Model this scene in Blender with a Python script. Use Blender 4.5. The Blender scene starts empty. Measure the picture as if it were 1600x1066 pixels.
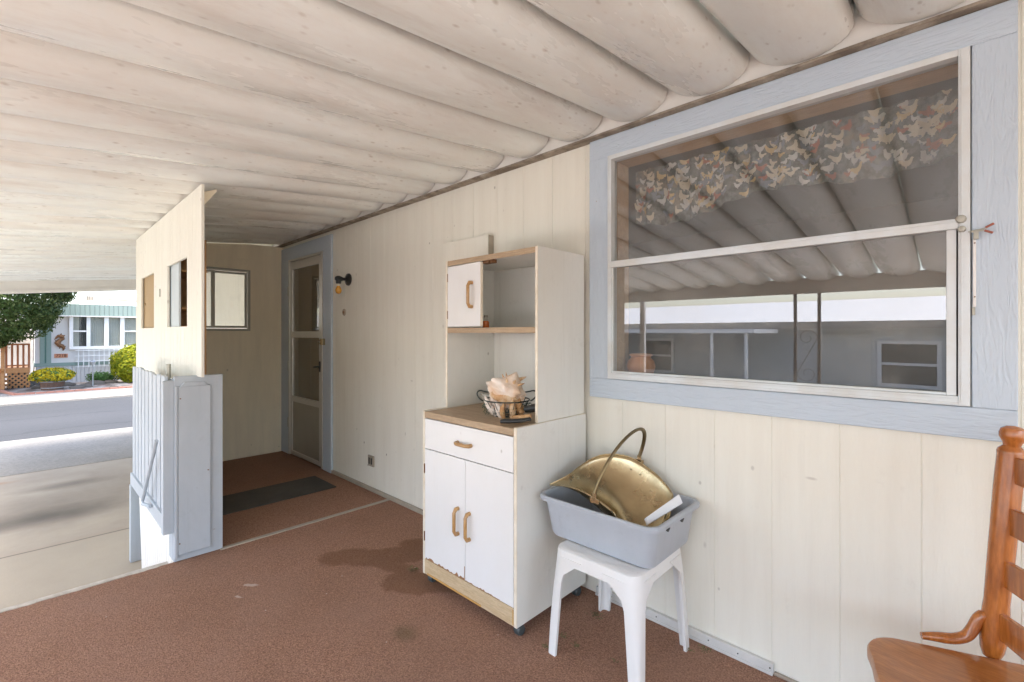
import bpy, bmesh, math, random
from mathutils import Vector, Matrix, noise
R_ = math.radians
random.seed(7)
S = bpy.context.scene
COL = S.collection

# ------------------------------------------------------------------ camera
CAM = Vector((0, 0, 1.3)); FPX = 725.0; HOR = 521.0
FW = Vector((-.6912, .7226, 0)); RT = Vector((.7226, .6912, 0))
cd = bpy.data.cameras.new('camera'); cam = bpy.data.objects.new('camera', cd); COL.objects.link(cam)
cam.location = CAM; cam.rotation_euler = (R_(90), 0, math.atan2(.6912, .7226))
cd.sensor_width = 36; cd.lens = FPX/1600*36; cd.shift_y = -(533-HOR)/1600
cd.clip_start = .02; cd.clip_end = 2000
S.camera = cam
# ------------------------------------------------------------------ world, sun, exposure
SUN_EL = 60       # the sun stands over -Y, a little towards +X, behind thin cloud
w = bpy.data.worlds.new('World'); S.world = w; w.use_nodes = True
nt = w.node_tree; nt.nodes.clear()
sky = nt.nodes.new('ShaderNodeTexSky'); sky.sky_type = 'NISHITA'; sky.sun_disc = False
sundir = Vector((math.cos(R_(SUN_EL))*.30, -math.cos(R_(SUN_EL))*.954, math.sin(R_(SUN_EL))))
sky.sun_elevation = R_(SUN_EL); sky.sun_rotation = math.atan2(sundir.x, sundir.y)
sky.dust_density = 3.0; sky.ozone_density = 1.2; sky.air_density = 1.0
bg = nt.nodes.new('ShaderNodeBackground'); bg.inputs[1].default_value = .15
wo = nt.nodes.new('ShaderNodeOutputWorld')
nt.links.new(sky.outputs[0], bg.inputs[0]); nt.links.new(bg.outputs[0], wo.inputs[0])
sl = bpy.data.lights.new('sun', 'SUN'); sl.energy = 2.0; sl.angle = R_(32); sl.color = (1, .98, .955)
so = bpy.data.objects.new('sun', sl); COL.objects.link(so)
so.rotation_euler = sundir.to_track_quat('Z', 'Y').to_euler()
S.view_settings.view_transform = 'Standard'; S.view_settings.look = 'None'
S.view_settings.exposure = 2.66; S.view_settings.gamma = 1
S.render.engine = 'CYCLES'
S.cycles.max_bounces = 10; S.cycles.diffuse_bounces = 6; S.cycles.glossy_bounces = 5; S.cycles.transparent_max_bounces = 12
S.cycles.caustics_reflective = False; S.cycles.caustics_refractive = False

# ------------------------------------------------------------------ helpers
def ray(u, v): 
    return FW + RT*((u-800)/FPX) + Vector((0, 0, (HOR-v)/FPX))
def at(u, v, **k):
    d = ray(u, v); ax, val = next(iter(k.items())); i = 'XYZ'.index(ax)
    return CAM + d*((val-CAM[i])/d[i])

class MB:
    def __init__(s): s.bm = bmesh.new()
    def box(s, x0, x1, y0, y1, z0, z1):
        c = [s.bm.verts.new(p) for p in ((x0,y0,z0),(x1,y0,z0),(x1,y1,z0),(x0,y1,z0),(x0,y0,z1),(x1,y0,z1),(x1,y1,z1),(x0,y1,z1))]
        for f in ((3,2,1,0),(4,5,6,7),(0,1,5,4),(1,2,6,5),(2,3,7,6),(3,0,4,7)): s.bm.faces.new([c[i] for i in f])
        return s
    def obox(s, c, ax, ay, az, hx, hy, hz):
        c, ax, ay, az = Vector(c), Vector(ax).normalized(), Vector(ay).normalized(), Vector(az).normalized()
        vs = [s.bm.verts.new(c+ax*hx*i+ay*hy*j+az*hz*k) for k in (-1,1) for i, j in ((-1,-1),(1,-1),(1,1),(-1,1))]
        for f in ((3,2,1,0),(4,5,6,7),(0,1,5,4),(1,2,6,5),(2,3,7,6),(3,0,4,7)): s.bm.faces.new([vs[i] for i in f])
        return s
    def quad(s, *p): s.bm.faces.new([s.bm.verts.new(q) for q in p]); return s
    def tube(s, pts, r, n=10, cap=True, closed=False, flat=1.0):
        pts = [Vector(p) for p in pts]; m = len(pts)
        rs = r if isinstance(r, (list, tuple)) else [r]*m
        rings = []; up = None
        for i, p in enumerate(pts):
            a = pts[(i-1) % m] if (i or closed) else pts[0]; b = pts[(i+1) % m] if (i < m-1 or closed) else pts[-1]
            t = (b-a).normalized()
            if up is None:
                up = t.orthogonal().normalized()
                if abs(t.z) < .9: up = (Vector((0,0,1)) - t*t.z).normalized()
            up = (up - t*up.dot(t)).normalized(); sd = t.cross(up)
            rings.append([s.bm.verts.new(p + (up*math.cos(q)*flat+sd*math.sin(q))*rs[i]) for q in (2*math.pi*k/n for k in range(n))])
        for i in range(m if closed else m-1):
            A, B = rings[i], rings[(i+1) % m]
            for k in range(n): s.bm.faces.new((A[k], A[(k+1) % n], B[(k+1) % n], B[k]))
        if cap and not closed: s.bm.faces.new(rings[0][::-1]); s.bm.faces.new(rings[-1])
        return s
    def lathe(s, prof, c=(0,0,0), n=24, axis='Z', cap=True):
        c = Vector(c); rings = []
        for r, h in prof:
            ring = []
            for k in range(n):
                q = 2*math.pi*k/n; a, b = r*math.cos(q), r*math.sin(q)
                v = {'Z': (a,b,h), 'Y': (a,h,-b), 'X': (h,a,b)}[axis]
                ring.append(s.bm.verts.new(c+Vector(v)))
            rings.append(ring)
        for A, B in zip(rings, rings[1:]):
            for k in range(n): s.bm.faces.new((A[k], A[(k+1)%n], B[(k+1)%n], B[k]))
        if cap:
            if prof[0][0] > 1e-5: s.bm.faces.new(rings[0][::-1])
            if prof[-1][0] > 1e-5: s.bm.faces.new(rings[-1])
        return s
    def prism(s, pts, off):
        off = Vector(off); A = [s.bm.verts.new(Vector(p)) for p in pts]; B = [s.bm.verts.new(Vector(p)+off) for p in pts]
        n = len(A); s.bm.faces.new(A[::-1]); s.bm.faces.new(B)
        for i in range(n): s.bm.faces.new((A[i], A[(i+1)%n], B[(i+1)%n], B[i]))
        return s
    def sheet(s, f, nu, nv):
        g = [[s.bm.verts.new(f(i/nu, j/nv)) for j in range(nv+1)] for i in range(nu+1)]
        for i in range(nu):
            for j in range(nv): s.bm.faces.new((g[i][j], g[i+1][j], g[i+1][j+1], g[i][j+1]))
        return s
    def split(s, name, mat, parent=None, **k):
        """every loose island becomes an object of its own"""
        seen = set(); out = []; s.bm.verts.ensure_lookup_table()
        for v in list(s.bm.verts):
            if v in seen: continue
            st = [v]; isl = []; seen.add(v)
            while st:
                q = st.pop(); isl.append(q)
                for e in q.link_edges:
                    o = e.other_vert(q)
                    if o not in seen: seen.add(o); st.append(o)
            m = MB(); mp = {q: m.bm.verts.new(q.co) for q in isl}
            for f in {f for q in isl for f in q.link_faces}: m.bm.faces.new([mp[q] for q in f.verts])
            out.append(m.build(name, mat, parent, **k))
        s.bm.free(); return out[0]
    def build(s, name, mat, parent=None, smooth=False, bevel=0, solid=0, recalc=True):
        if recalc: bmesh.ops.recalc_face_normals(s.bm, faces=s.bm.faces)
        me = bpy.data.meshes.new(name); s.bm.to_mesh(me); s.bm.free()
        if isinstance(mat, (list, tuple)):
            for m in mat: me.materials.append(m)
        else: me.materials.append(mat)
        o = bpy.data.objects.new(name, me); COL.objects.link(o)
        if smooth:
            for p in me.polygons: p.use_smooth = True
            try: me.set_sharp_from_angle(angle=R_(38))
            except Exception: pass
        if solid:
            m = o.modifiers.new('solid', 'SOLIDIFY'); m.thickness = solid; m.offset = 0
        if bevel:
            b = o.modifiers.new('bev', 'BEVEL'); b.width = bevel; b.segments = 2; b.limit_method = 'ANGLE'; b.angle_limit = R_(40); b.harden_normals = False
        if parent is not None:
            o.parent = parent; o.matrix_parent_inverse = Matrix.Identity(4)
            o.location = -Vector(parent['_w']) if '_w' in parent else o.location
            o['_w'] = [0, 0, 0]
        else: o['_w'] = [0, 0, 0]
        return o

def thing(name, label, cat, loc=(0,0,0), group=None, kind=None):
    o = bpy.data.objects.new(name, None); COL.objects.link(o); o.location = loc; o['_w'] = list(loc)
    o.empty_display_size = .1
    return tag(o, label, cat, group, kind)
def tag(o, label=None, cat=None, group=None, kind=None):
    if label: o['label'] = label
    if cat: o['category'] = cat
    if group: o['group'] = group
    if kind: o['kind'] = kind
    return o
def struct(o): o['kind'] = 'structure'; return o

# ------------------------------------------------------------------ materials
class NT:
    def __init__(s, name):
        s.m = bpy.data.materials.new(name); s.m.use_nodes = True; s.t = s.m.node_tree; s.t.nodes.clear()
        s.out = s.n('ShaderNodeOutputMaterial'); s.b = s.n('ShaderNodeBsdfPrincipled'); s.l(s.b.outputs[0], s.out.inputs[0])
        s.tc = s.n('ShaderNodeTexCoord').outputs['Object']
    def n(s, t, **k):
        o = s.t.nodes.new(t)
        for a, b in k.items(): setattr(o, a, b)
        return o
    def l(s, a, b): s.t.links.new(a, b)
    def set(s, **k):
        for a, b in k.items():
            i = s.b.inputs[a.replace('_', ' ')]
            if hasattr(b, 'links'): s.l(b, i)
            else: i.default_value = (*b, 1) if isinstance(b, tuple) and len(b) == 3 else b
    def map(s, scale=(1,1,1), rot=(0,0,0), src=None):
        m = s.n('ShaderNodeMapping'); m.inputs['Scale'].default_value = scale; m.inputs['Rotation'].default_value = rot
        s.l(src or s.tc, m.inputs[0]); return m.outputs[0]
    def noise(s, scale, detail=4, rough=.55, vec=None, dist=0):
        o = s.n('ShaderNodeTexNoise'); o.inputs['Scale'].default_value = scale; o.inputs['Detail'].default_value = detail
        o.inputs['Roughness'].default_value = rough; o.inputs['Distortion'].default_value = dist
        s.l(vec or s.tc, o.inputs['Vector']); return o.outputs['Fac']
    def voro(s, scale, vec=None, feat='F1', out='Distance', rnd=1):
        o = s.n('ShaderNodeTexVoronoi'); o.feature = feat; o.inputs['Scale'].default_value = scale; o.inputs['Randomness'].default_value = rnd
        s.l(vec or s.tc, o.inputs['Vector']); return o.outputs[out]
    def ramp(s, fac, stops, interp='LINEAR'):
        o = s.n('ShaderNodeValToRGB'); o.color_ramp.interpolation = interp; e = o.color_ramp.elements
        while len(e) < len(stops): e.new(.5)
        for el, (p, c) in zip(e, stops):
            el.position = p; el.color = (c, c, c, 1) if isinstance(c, (int, float)) else (*c, 1)
        s.l(fac, o.inputs[0]); return o.outputs[0]
    def mix(s, fac, a, b, blend='MIX'):
        o = s.n('ShaderNodeMix', data_type='RGBA', blend_type=blend)
        for i, v in ((0, fac), (6, a), (7, b)):
            if hasattr(v, 'links'): s.l(v, o.inputs[i])
            else: o.inputs[i].default_value = (*v, 1) if isinstance(v, tuple) else v
        return o.outputs[2]
    def math(s, op, a, b=0.0, c=None):
        o = s.n('ShaderNodeMath', operation=op)
        for i, v in enumerate((a, b) if c is None else (a, b, c)):
            if hasattr(v, 'links'): s.l(v, o.inputs[i])
            else: o.inputs[i].default_value = v
        return o.outputs[0]
    def bump(s, h, strength=.3, dist=.01, prev=None):
        o = s.n('ShaderNodeBump'); o.inputs['Strength'].default_value = strength; o.inputs['Distance'].default_value = dist
        s.l(h, o.inputs['Height'])
        if prev: s.l(prev, o.inputs['Normal'])
        return o.outputs[0]
    def seg(s, x0, y0, x1, y1):
        """distance in plan to a segment"""
        f = s.n('ShaderNodeCombineXYZ'); sp = s.n('ShaderNodeSeparateXYZ'); s.l(s.tc, sp.inputs[0]); dx, dy = x1-x0, y1-y0; L2 = dx*dx+dy*dy
        ax = s.math('SUBTRACT', sp.outputs[0], x0); ay = s.math('SUBTRACT', sp.outputs[1], y0)
        h = s.math('DIVIDE', s.math('ADD', s.math('MULTIPLY', ax, dx), s.math('MULTIPLY', ay, dy)), L2)
        h = s.math('MINIMUM', s.math('MAXIMUM', h, 0.0), 1.0)
        ex = s.math('SUBTRACT', ax, s.math('MULTIPLY', h, dx)); ey = s.math('SUBTRACT', ay, s.math('MULTIPLY', h, dy))
        return s.math('SQRT', s.math('ADD', s.math('MULTIPLY', ex, ex), s.math('MULTIPLY', ey, ey)))
    def blob(s, cx, cy, rx, ry, namp=.35, nscale=3, ax='XY', rot=0):
        """1 inside an ellipse with a ragged outline, 0 outside"""
        sp = s.n('ShaderNodeSeparateXYZ'); s.l(s.tc, sp.inputs[0])
        a, b = sp.outputs['XYZ'.index(ax[0])], sp.outputs['XYZ'.index(ax[1])]
        a = s.math('SUBTRACT', a, cx); b = s.math('SUBTRACT', b, cy)
        if rot:
            c, d = math.cos(rot), math.sin(rot)
            a, b = s.math('ADD', s.math('MULTIPLY', a, c), s.math('MULTIPLY', b, d)), s.math('SUBTRACT', s.math('MULTIPLY', b, c), s.math('MULTIPLY', a, d))
        a = s.math('DIVIDE', a, rx); b = s.math('DIVIDE', b, ry)
        r = s.math('SQRT', s.math('ADD', s.math('MULTIPLY', a, a), s.math('MULTIPLY', b, b)))
        return s.math('ADD', r, s.math('MULTIPLY', s.math('SUBTRACT', s.noise(nscale, 3), .5), namp*2))

def dark(c, k): return tuple(x*k for x in c)
def paint(name, col, rough=.5, grime=.12, gscale=2.2, bump=.15, bscale=60, stretch=(1,1,1), specks=0, gcol=None, metal=0, spec=.4, marks=0):
    t = NT(name); v = t.map(stretch)
    g = t.ramp(t.noise(gscale, 6, .62, v), [(.38, 0.0), (.72, 1.0)])
    c = t.mix(t.math('MULTIPLY', g, grime*3 if grime < .33 else 1.0), col, gcol or dark(col, .72))
    f = t.noise(gscale*14, 3, .6, v)
    c = t.mix(t.math('MULTIPLY', t.ramp(f, [(.55, 0.0), (.8, 1.0)]), grime*1.5), c, dark(col, .8))
    if specks:
        sp = t.ramp(t.voro(specks, t.map((1, 1, .7))), [(.035, 1.0), (.075, 0.0)])
        gate = t.ramp(t.noise(specks*.13, 2), [(.5, 0.0), (.62, 1.0)])
        c = t.mix(t.math('MULTIPLY', t.math('MULTIPLY', sp, gate), .75), c, (.12, .09, .06))
    if marks:
        a = t.ramp(t.voro(5.5, t.map((1, 1, .5), (0, .5, 0)), 'F1'), [(.018, 1.0), (.05, 0.0)])
        b_ = t.ramp(t.voro(3.1, t.map((.5, 1, 1.6), (0, .9, 0)), 'F1'), [(.012, 1.0), (.035, 0.0)])
        c = t.mix(t.math('MULTIPLY', t.math('MAXIMUM', a, b_), .75*marks), c, (.16, .12, .085))
        d = t.ramp(t.noise(1.2, 6, .7, t.map((14, 14, .55))), [(.56, 0.0), (.74, 1.0)])
        c = t.mix(t.math('MULTIPLY', d, .38*marks), c, dark(gcol or col, .78))
        e = t.ramp(t.noise(7, 7, .75), [(.60, 0.0), (.70, 1.0)])
        c = t.mix(t.math('MULTIPLY', e, .30*marks), c, dark(gcol or col, .7))
    h = t.noise(bscale, 5, .6, v)
    t.set(Base_Color=c, Roughness=rough, Normal=t.bump(h, bump, .004), Metallic=metal, Specular_IOR_Level=spec)
    return t.m
def plain(name, col, rough=.5, metal=0, bump=0, bscale=80):
    t = NT(name); n = t.noise(9, 4)
    t.set(Base_Color=t.mix(t.math('MULTIPLY', n, .45), col, dark(col, .7)), Roughness=rough, Metallic=metal)
    if bump: t.set(Normal=t.bump(t.noise(bscale, 4), bump, .003))
    return t.m
def woodm(name, a, b, rough=.4, scale=(2, 30, 30), coat=0, bump=.1):
    t = NT(name); v = t.map(scale)
    n = t.noise(1.3, 5, .6, v, .9); n2 = t.noise(9, 3, .6, v)
    c = t.mix(t.ramp(n, [(.3, 0.0), (.7, 1.0)]), a, b); c = t.mix(t.math('MULTIPLY', t.ramp(n2, [(.35, 0.0), (.7, 1.0)]), .5), c, dark(b, .6))
    t.set(Base_Color=c, Roughness=rough, Normal=t.bump(n2, bump, .002), Coat_Weight=coat, Coat_Roughness=.15); return t.m
def metalm(name, col, rough=.3, bump=.05, spots=.0):
    t = NT(name); n = t.noise(14, 5, .6)
    c = t.mix(t.ramp(n, [(.4, 0.0), (.8, 1.0)]), col, dark(col, .6))
    t.set(Base_Color=c, Metallic=1.0, Roughness=t.ramp(t.noise(5, 5), [(.2, rough*.7), (.8, min(1, rough*1.5))]), Normal=t.bump(t.noise(40, 3), bump, .002))
    return t.m
def glassm(name, ior=1.9, tint=(.93, .94, .92), dirt=.06, rough=.0):
    t = NT(name)
    lw = t.n('ShaderNodeLayerWeight'); lw.inputs[0].default_value = .5; r0 = ((ior-1)/(ior+1))**2
    fr = t.n('ShaderNodeMath', operation='MULTIPLY_ADD'); t.l(t.math('POWER', lw.outputs['Facing'], 4.0), fr.inputs[0]); fr.inputs[1].default_value = 1-r0; fr.inputs[2].default_value = r0
    tr = t.n('ShaderNodeBsdfTransparent'); tr.inputs[0].default_value = (*tint, 1)
    gl = t.n('ShaderNodeBsdfGlossy'); gl.inputs['Roughness'].default_value = rough
    t.l(t.bump(t.noise(1.6, 1), .05, .01), gl.inputs['Normal'])
    m1 = t.n('ShaderNodeMixShader'); t.l(fr.outputs[0], m1.inputs[0]); t.l(tr.outputs[0], m1.inputs[1]); t.l(gl.outputs[0], m1.inputs[2])
    df = t.n('ShaderNodeBsdfDiffuse'); df.inputs[0].default_value = (.62, .6, .55, 1)
    dm = t.math('MULTIPLY', t.ramp(t.noise(3, 8, .7), [(.42, .25), (.75, 1.0)]), dirt)
    spk = t.math('MULTIPLY', t.ramp(t.voro(70), [(.04, 1.0), (.09, 0.0)]), t.ramp(t.noise(6, 3), [(.5, 0.0), (.7, .5)]))
    dm = t.math('MAXIMUM', dm, spk)
    m2 = t.n('ShaderNodeMixShader'); t.l(dm, m2.inputs[0]); t.l(m1.outputs[0], m2.inputs[1]); t.l(df.outputs[0], m2.inputs[2])
    t.l(m2.outputs[0], t.out.inputs[0]); return t.m

CREAM = (.79, .775, .69)
M = {}
M['wall'] = paint('cream wall paint', CREAM, .55, .10, 1.7, .35, 26, (9, 9, .7), specks=9, gcol=(.66, .62, .53), marks=.4)
M['wall_alcove'] = paint('cream alcove paint', (.90, .82, .63), .5, .1, 2.2, .2, 30, (6, 6, .8), specks=7, marks=.6)
M['white_panel'] = paint('white skirting paint', (.84, .82, .77), .5, .05, 2, .2, 30, (8, 8, .7))
def blue_paint():
    t = NT('pale blue trim paint'); 
    col = (.51, .58, .65)
    n = t.noise(3, 5, .6); c = t.mix(t.math('MULTIPLY', n, .35), col, (.41, .51, .62))
    sp = t.math('MULTIPLY', t.ramp(t.voro(14), [(.03, 1.0), (.06, 0.0)]), t.ramp(t.noise(2.5, 2), [(.5, 0.0), (.6, .7)]))
    c = t.mix(sp, c, (.22, .14, .09))
    return t, c
def blue(name, vertical=True, k=1.0):
    t, c = blue_paint(); t.m.name = name
    if k != 1: c = t.mix(1.0, c, (k, k, k), 'MULTIPLY')
    v = t.map((1, 1, .13) if vertical else (.13, 1, 1))
    g = t.noise(55, 2, .5, v, 1.2)
    ridge = t.ramp(g, [(.35, 0.0), (.47, 1.0), (.53, 1.0), (.65, 0.0)])
    t.set(Base_Color=c, Roughness=.5, Normal=t.bump(ridge, .32, .004)); return t.m
M['blue_v'] = blue('blue rough sawn vertical'); M['blue_h'] = blue('blue rough sawn horizontal', False)
M['blue'] = paint('pale blue gate paint', (.455, .50, .545), .45, .12, 5, .25, 50, (1, 1, .5), specks=12, gcol=(.33, .37, .41), marks=.6)
def pans():
    t = NT('weathered white roof pan'); col = (.79, .83, .81)
    v = t.map((1, .25, 1))
    st = t.ramp(t.noise(4.5, 8, .72, v), [(.42, 0.0), (.66, 1.0)])
    c = t.mix(t.math('MULTIPLY', st, .62), col, (.66, .64, .60))
    st2 = t.ramp(t.noise(1.1, 4, .6), [(.45, 0.0), (.7, 1.0)])
    st3 = t.ramp(t.noise(9, 7, .75, t.map((1, .12, 1))), [(.52, 0.0), (.72, 1.0)])
    c = t.mix(t.math('MULTIPLY', st3, .45), c, (.50, .465, .42))
    c = t.mix(t.math('MULTIPLY', st2, .35), c, (.72, .66, .59))
    for sc, lo, hi, k in ((30, .06, .20, .45), (17, .04, .13, .6)):
        s = t.ramp(t.voro(sc, t.map((1, .45, 1))), [(lo, 1.0), (hi, 0.0)])
        gt = t.ramp(t.noise(2.7 if sc > 20 else 4, 3), [(.40, 0.0), (.52, 1.0)])
        c = t.mix(t.math('MULTIPLY', t.math('MULTIPLY', s, gt), k), c, (.40, .36, .31))
    t.set(Base_Color=c, Roughness=t.ramp(t.noise(2.5, 6, .7, t.map((1, .2, 1))), [(.3, .20), (.7, .42)]), Specular_IOR_Level=.75, Normal=t.bump(t.noise(5, 4), .32, .012)); return t.m
M['pan'] = pans()
def fl(u, v): p = at(u, v, Z=0); return p.x, p.y
STAIN = []
for (a, b_, wd) in (((528, 872), (600, 872), .085), ((585, 873), (668, 862), .10), ((640, 850), (680, 850), .06), ((625, 908), (668, 918), .085), ((650, 912), (725, 912), .10), ((600, 880), (640, 895), .05)):
    STAIN.append((*fl(*a), *fl(*b_), wd))
def carpet():
    t = NT('brown outdoor carpet')
    f = t.noise(170, 3, .8); f2 = t.noise(60, 4, .75); big = t.noise(2.1, 6, .6); big2 = t.noise(.7, 4, .6)
    c = t.mix(t.ramp(f, [(.32, 0.0), (.7, 1.0)]), (.125, .060, .038), (.54, .32, .215))
    c = t.mix(t.math('MULTIPLY', t.ramp(f2, [(.4, 0.0), (.7, 1.0)]), .4), c, (.30, .165, .125))
    c = t.mix(t.math('MULTIPLY', t.ramp(big, [(.42, 0.0), (.72, 1.0)]), .38), c, (.36, .225, .17))
    c = t.mix(t.math('MULTIPLY', t.ramp(big2, [(.5, 0.0), (.7, 1.0)]), .35), c, (.19, .115, .075))
    sp = t.math('MULTIPLY', t.ramp(t.voro(9), [(.022, 1.0), (.04, 0.0)]), .8)
    c = t.mix(sp, c, (.6, .52, .45))
    # water stain in front of the cabinet (three merged lobes with clean edges)
    m = None
    nz = t.math('MULTIPLY', t.math('SUBTRACT', t.noise(4.5, 5, .6), .5), .17)
    for x0, y0, x1, y1, wd in STAIN:
        b = t.ramp(t.math('ADD', t.seg(x0, y0, x1, y1), nz), [(wd-.008, 1.0), (wd+.02, 0.0)])
        m = b if m is None else t.math('MAXIMUM', m, b)
    c = t.mix(t.math('MULTIPLY', m, .52), c, (.14, .068, .03))
    m2 = t.ramp(t.blob(-1.72, 1.13, .09, .06, .3, 9), [(.3, 1.0), (1.1, 0.0)])
    c = t.mix(t.math('MULTIPLY', m2, .45), c, (.10, .085, .04))
    # worn pale scrapes
    m3 = t.ramp(t.blob(-2.62, .80, .05, .016, 1.0, 22, rot=.8), [(.6, 1.0), (.9, 0.0)])
    m4 = t.ramp(t.blob(-2.55, .72, .03, .01, .9, 30, rot=.5), [(.6, 1.0), (.9, 0.0)])
    c = t.mix(t.math('MULTIPLY', t.math('MAXIMUM', m3, m4), .7), c, (.55, .45, .38))
    t.set(Base_Color=c, Roughness=.95, Specular_IOR_Level=.08, Normal=t.bump(f, .9, .006)); return t.m
M['carpet'] = carpet()
def concrete():
    t = NT('stained concrete')
    n = t.noise(1.2, 8, .65); f = t.noise(60, 4, .6)
    c = t.mix(t.ramp(n, [(.35, 0.0), (.7, 1.0)]), (.42, .36, .285), (.30, .25, .195))
    c = t.mix(t.math('MULTIPLY', f, .3), c, (.36, .31, .25))
    sp = t.n('ShaderNodeSeparateXYZ'); t.l(t.tc, sp.inputs[0])
    near = t.ramp(t.math('ADD', t.math('MULTIPLY', sp.outputs[0], .1), 1.0), [(.44, 0.0), (.473, 0.0), (.474, 1.0)])   # x > -5.27: a cleaner slab
    c = t.mix(t.math('MULTIPLY', near, .5), c, (.40, .345, .265))
    jn = t.ramp(t.math('ABSOLUTE', t.math('ADD', t.math('ADD', sp.outputs[0], 5.27), t.math('MULTIPLY', t.noise(6, 3), .012))), [(.006, 1.0), (.014, 0.0)])
    c = t.mix(t.math('MULTIPLY', jn, .7), c, (.10, .08, .06))
    for cx, cy, rx, ry, k, lo in ((-6.15, .15, .36, .75, .7, .1), (-6.5, .05, .8, 1.3, .22, .2), (-7.3, .3, .22, .5, .5, .2), (-7.0, -.55, .8, .35, .28, .2)):
        b = t.ramp(t.blob(cx, cy, rx, ry, .35, 2.6), [(lo, 1.0), (1.0, 0.0)])
        c = t.mix(t.math('MULTIPLY', b, k), c, (.055, .045, .033))
    b = t.ramp(t.blob(-7.9, -.35, .1, .35, .5, 5), [(.2, 1.0), (1.0, 0.0)]); c = t.mix(t.math('MULTIPLY', b, .5), c, (.34, .16, .07))
    t.set(Base_Color=c, Roughness=.85, Normal=t.bump(f, .3, .005)); return t.m
M['concrete'] = concrete()
def ground_mat(name, a, b, s1=.8, s2=40, rough=.9, bump=.4):
    t = NT(name); c = t.mix(t.ramp(t.noise(s1, 7, .6), [(.3, 0.0), (.7, 1.0)]), a, b)
    f = t.noise(s2, 5, .7); c = t.mix(t.math('MULTIPLY', t.ramp(f, [(.4, 0.0), (.65, 1.0)]), .5), c, dark(b, .6))
    t.set(Base_Color=c, Roughness=rough, Normal=t.bump(f, bump, .01)); return t.m
M['apron'] = ground_mat('pale apron concrete', (.33, .30, .26), (.27, .245, .21), 1.5, 30)
def asphaltm():
    t = NT('asphalt'); f = t.noise(70, 5, .7); c = t.mix(t.ramp(t.noise(.7, 7, .6, t.map((.5, .15, 1))), [(.35, 0.0), (.7, 1.0)]), (.028, .029, .031), (.043, .043, .046))
    c = t.mix(t.math('MULTIPLY', t.ramp(f, [(.4, 0.0), (.65, 1.0)]), .4), c, (.02, .02, .02))
    sp = t.n('ShaderNodeSeparateXYZ'); t.l(t.tc, sp.inputs[0])
    for x0, k in ((-14.1, .05), (-12.2, .09)):
        d = t.math('ABSOLUTE', t.math('ADD', t.math('SUBTRACT', sp.outputs[0], x0), t.math('MULTIPLY', t.math('SUBTRACT', t.noise(.9+k*8, 5), .5), .9)))
        c = t.mix(t.math('MULTIPLY', t.ramp(d, [(.02, 1.0), (k, 0.0)]), .6), c, (.012, .012, .013))
    t.set(Base_Color=c, Roughness=.9, Normal=t.bump(f, .4, .01)); return t.m
M['asphalt'] = asphaltm()
M['ground'] = ground_mat('lot gravel', (.34, .30, .25), (.26, .23, .19), .5, 8)
def gravel():
    t = NT('pale gravel'); d = t.voro(5.5, out='Color'); 
    o = t.n('ShaderNodeSeparateColor'); t.l(d, o.inputs[0])
    c = t.ramp(o.outputs[0], [(.0, (.12, .09, .07)), (.35, (.26, .21, .17)), (.7, (.44, .39, .34)), (1.0, (.16, .09, .065))])
    h = t.voro(16); t.set(Base_Color=c, Roughness=.9, Normal=t.bump(t.math('SUBTRACT', 1.0, h), .9, .02)); return t.m
M['gravel'] = gravel()
M['lam'] = paint('white laminate', (.75, .755, .75), .3, .07, 4, .03, 30, (1, 1, .6), specks=10, gcol=(.62, .6, .53), marks=.35)
M['lam_side'] = paint('aged white side laminate', (.74, .74, .70), .35, .13, 2.2, .03, 30, (1, 1, .5), specks=8, gcol=(.56, .54, .47), marks=.6)
M['band'] = paint('cream edge band', (.78, .72, .60), .4, .15, 12, .1, 50, specks=22, gcol=(.5, .4, .25))
M['oak_h'] = woodm('oak print laminate', (.52, .385, .245), (.36, .25, .15), .45, (4, 40, 60))
M['oak_light'] = woodm('peeling oak print', (.66, .53, .35), (.52, .38, .22), .45, (5, 30, 34))
M['handle'] = woodm('golden wood handle', (.52, .31, .12), (.40, .22, .08), .35, (20, 20, 20), .3)
M['maple'] = woodm('orange varnished maple', (.56, .19, .035), (.30, .082, .014), .26, (14, 14, 2.2), .6)
M['maple_seat'] = woodm('orange varnished seat', (.50, .20, .055), (.33, .115, .028), .3, (3, 20, 20), .4)
M['black'] = plain('black plastic', (.02, .022, .022), .4)
M['caster'] = plain('dark grey caster', (.05, .062, .066), .4)
M['rust'] = plain('rusty steel', (.22, .11, .05), .7, .3, .5)
M['alu'] = paint('weathered aluminium', (.62, .61, .57), .38, .08, 3, .05, 40, metal=.55)
M['alu_white'] = paint('white enamelled aluminium', (.66, .715, .745), .4, .14, 5, .1, 40, (1, 1, 1), specks=34, gcol=(.52, .45, .34))
M['alu_dark'] = plain('old grey window frame', (.44, .43, .37), .5, .3)
M['screen_door'] = paint('dull aluminium panel', (.36, .34, .29), .38, .15, 3, .1, 40, metal=.35)
M['brass'] = None
def brass():
    t = NT('brushed brass'); v = t.map((3, 90, 90)); n = t.noise(4, 4, .6, v); g = t.noise(7, 6, .65)
    c = t.mix(t.ramp(g, [(.4, 0.0), (.75, 1.0)]), (.50, .41, .25), (.32, .25, .14))
    t.set(Base_Color=c, Metallic=1.0, Roughness=t.ramp(g, [(.3, .19), (.75, .34)]), Normal=t.bump(n, .06, .002)); return t.m
M['brass'] = brass(); M['brass_dark'] = metalm('tarnished brass', (.26, .20, .11), .38, .1)
M['tub'] = paint('grey tub plastic', (.42, .455, .50), .42, .1, 4, .12, 160, gcol=(.29, .31, .33), specks=30, marks=.5)
M['plastic'] = paint('white moulded plastic', (.72, .725, .72), .35, .08, 3, .04, 120, gcol=(.66, .62, .52), marks=.5)
M['paper'] = paint('white card', (.78, .80, .83), .6, .06, 8, .05, 60)
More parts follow.
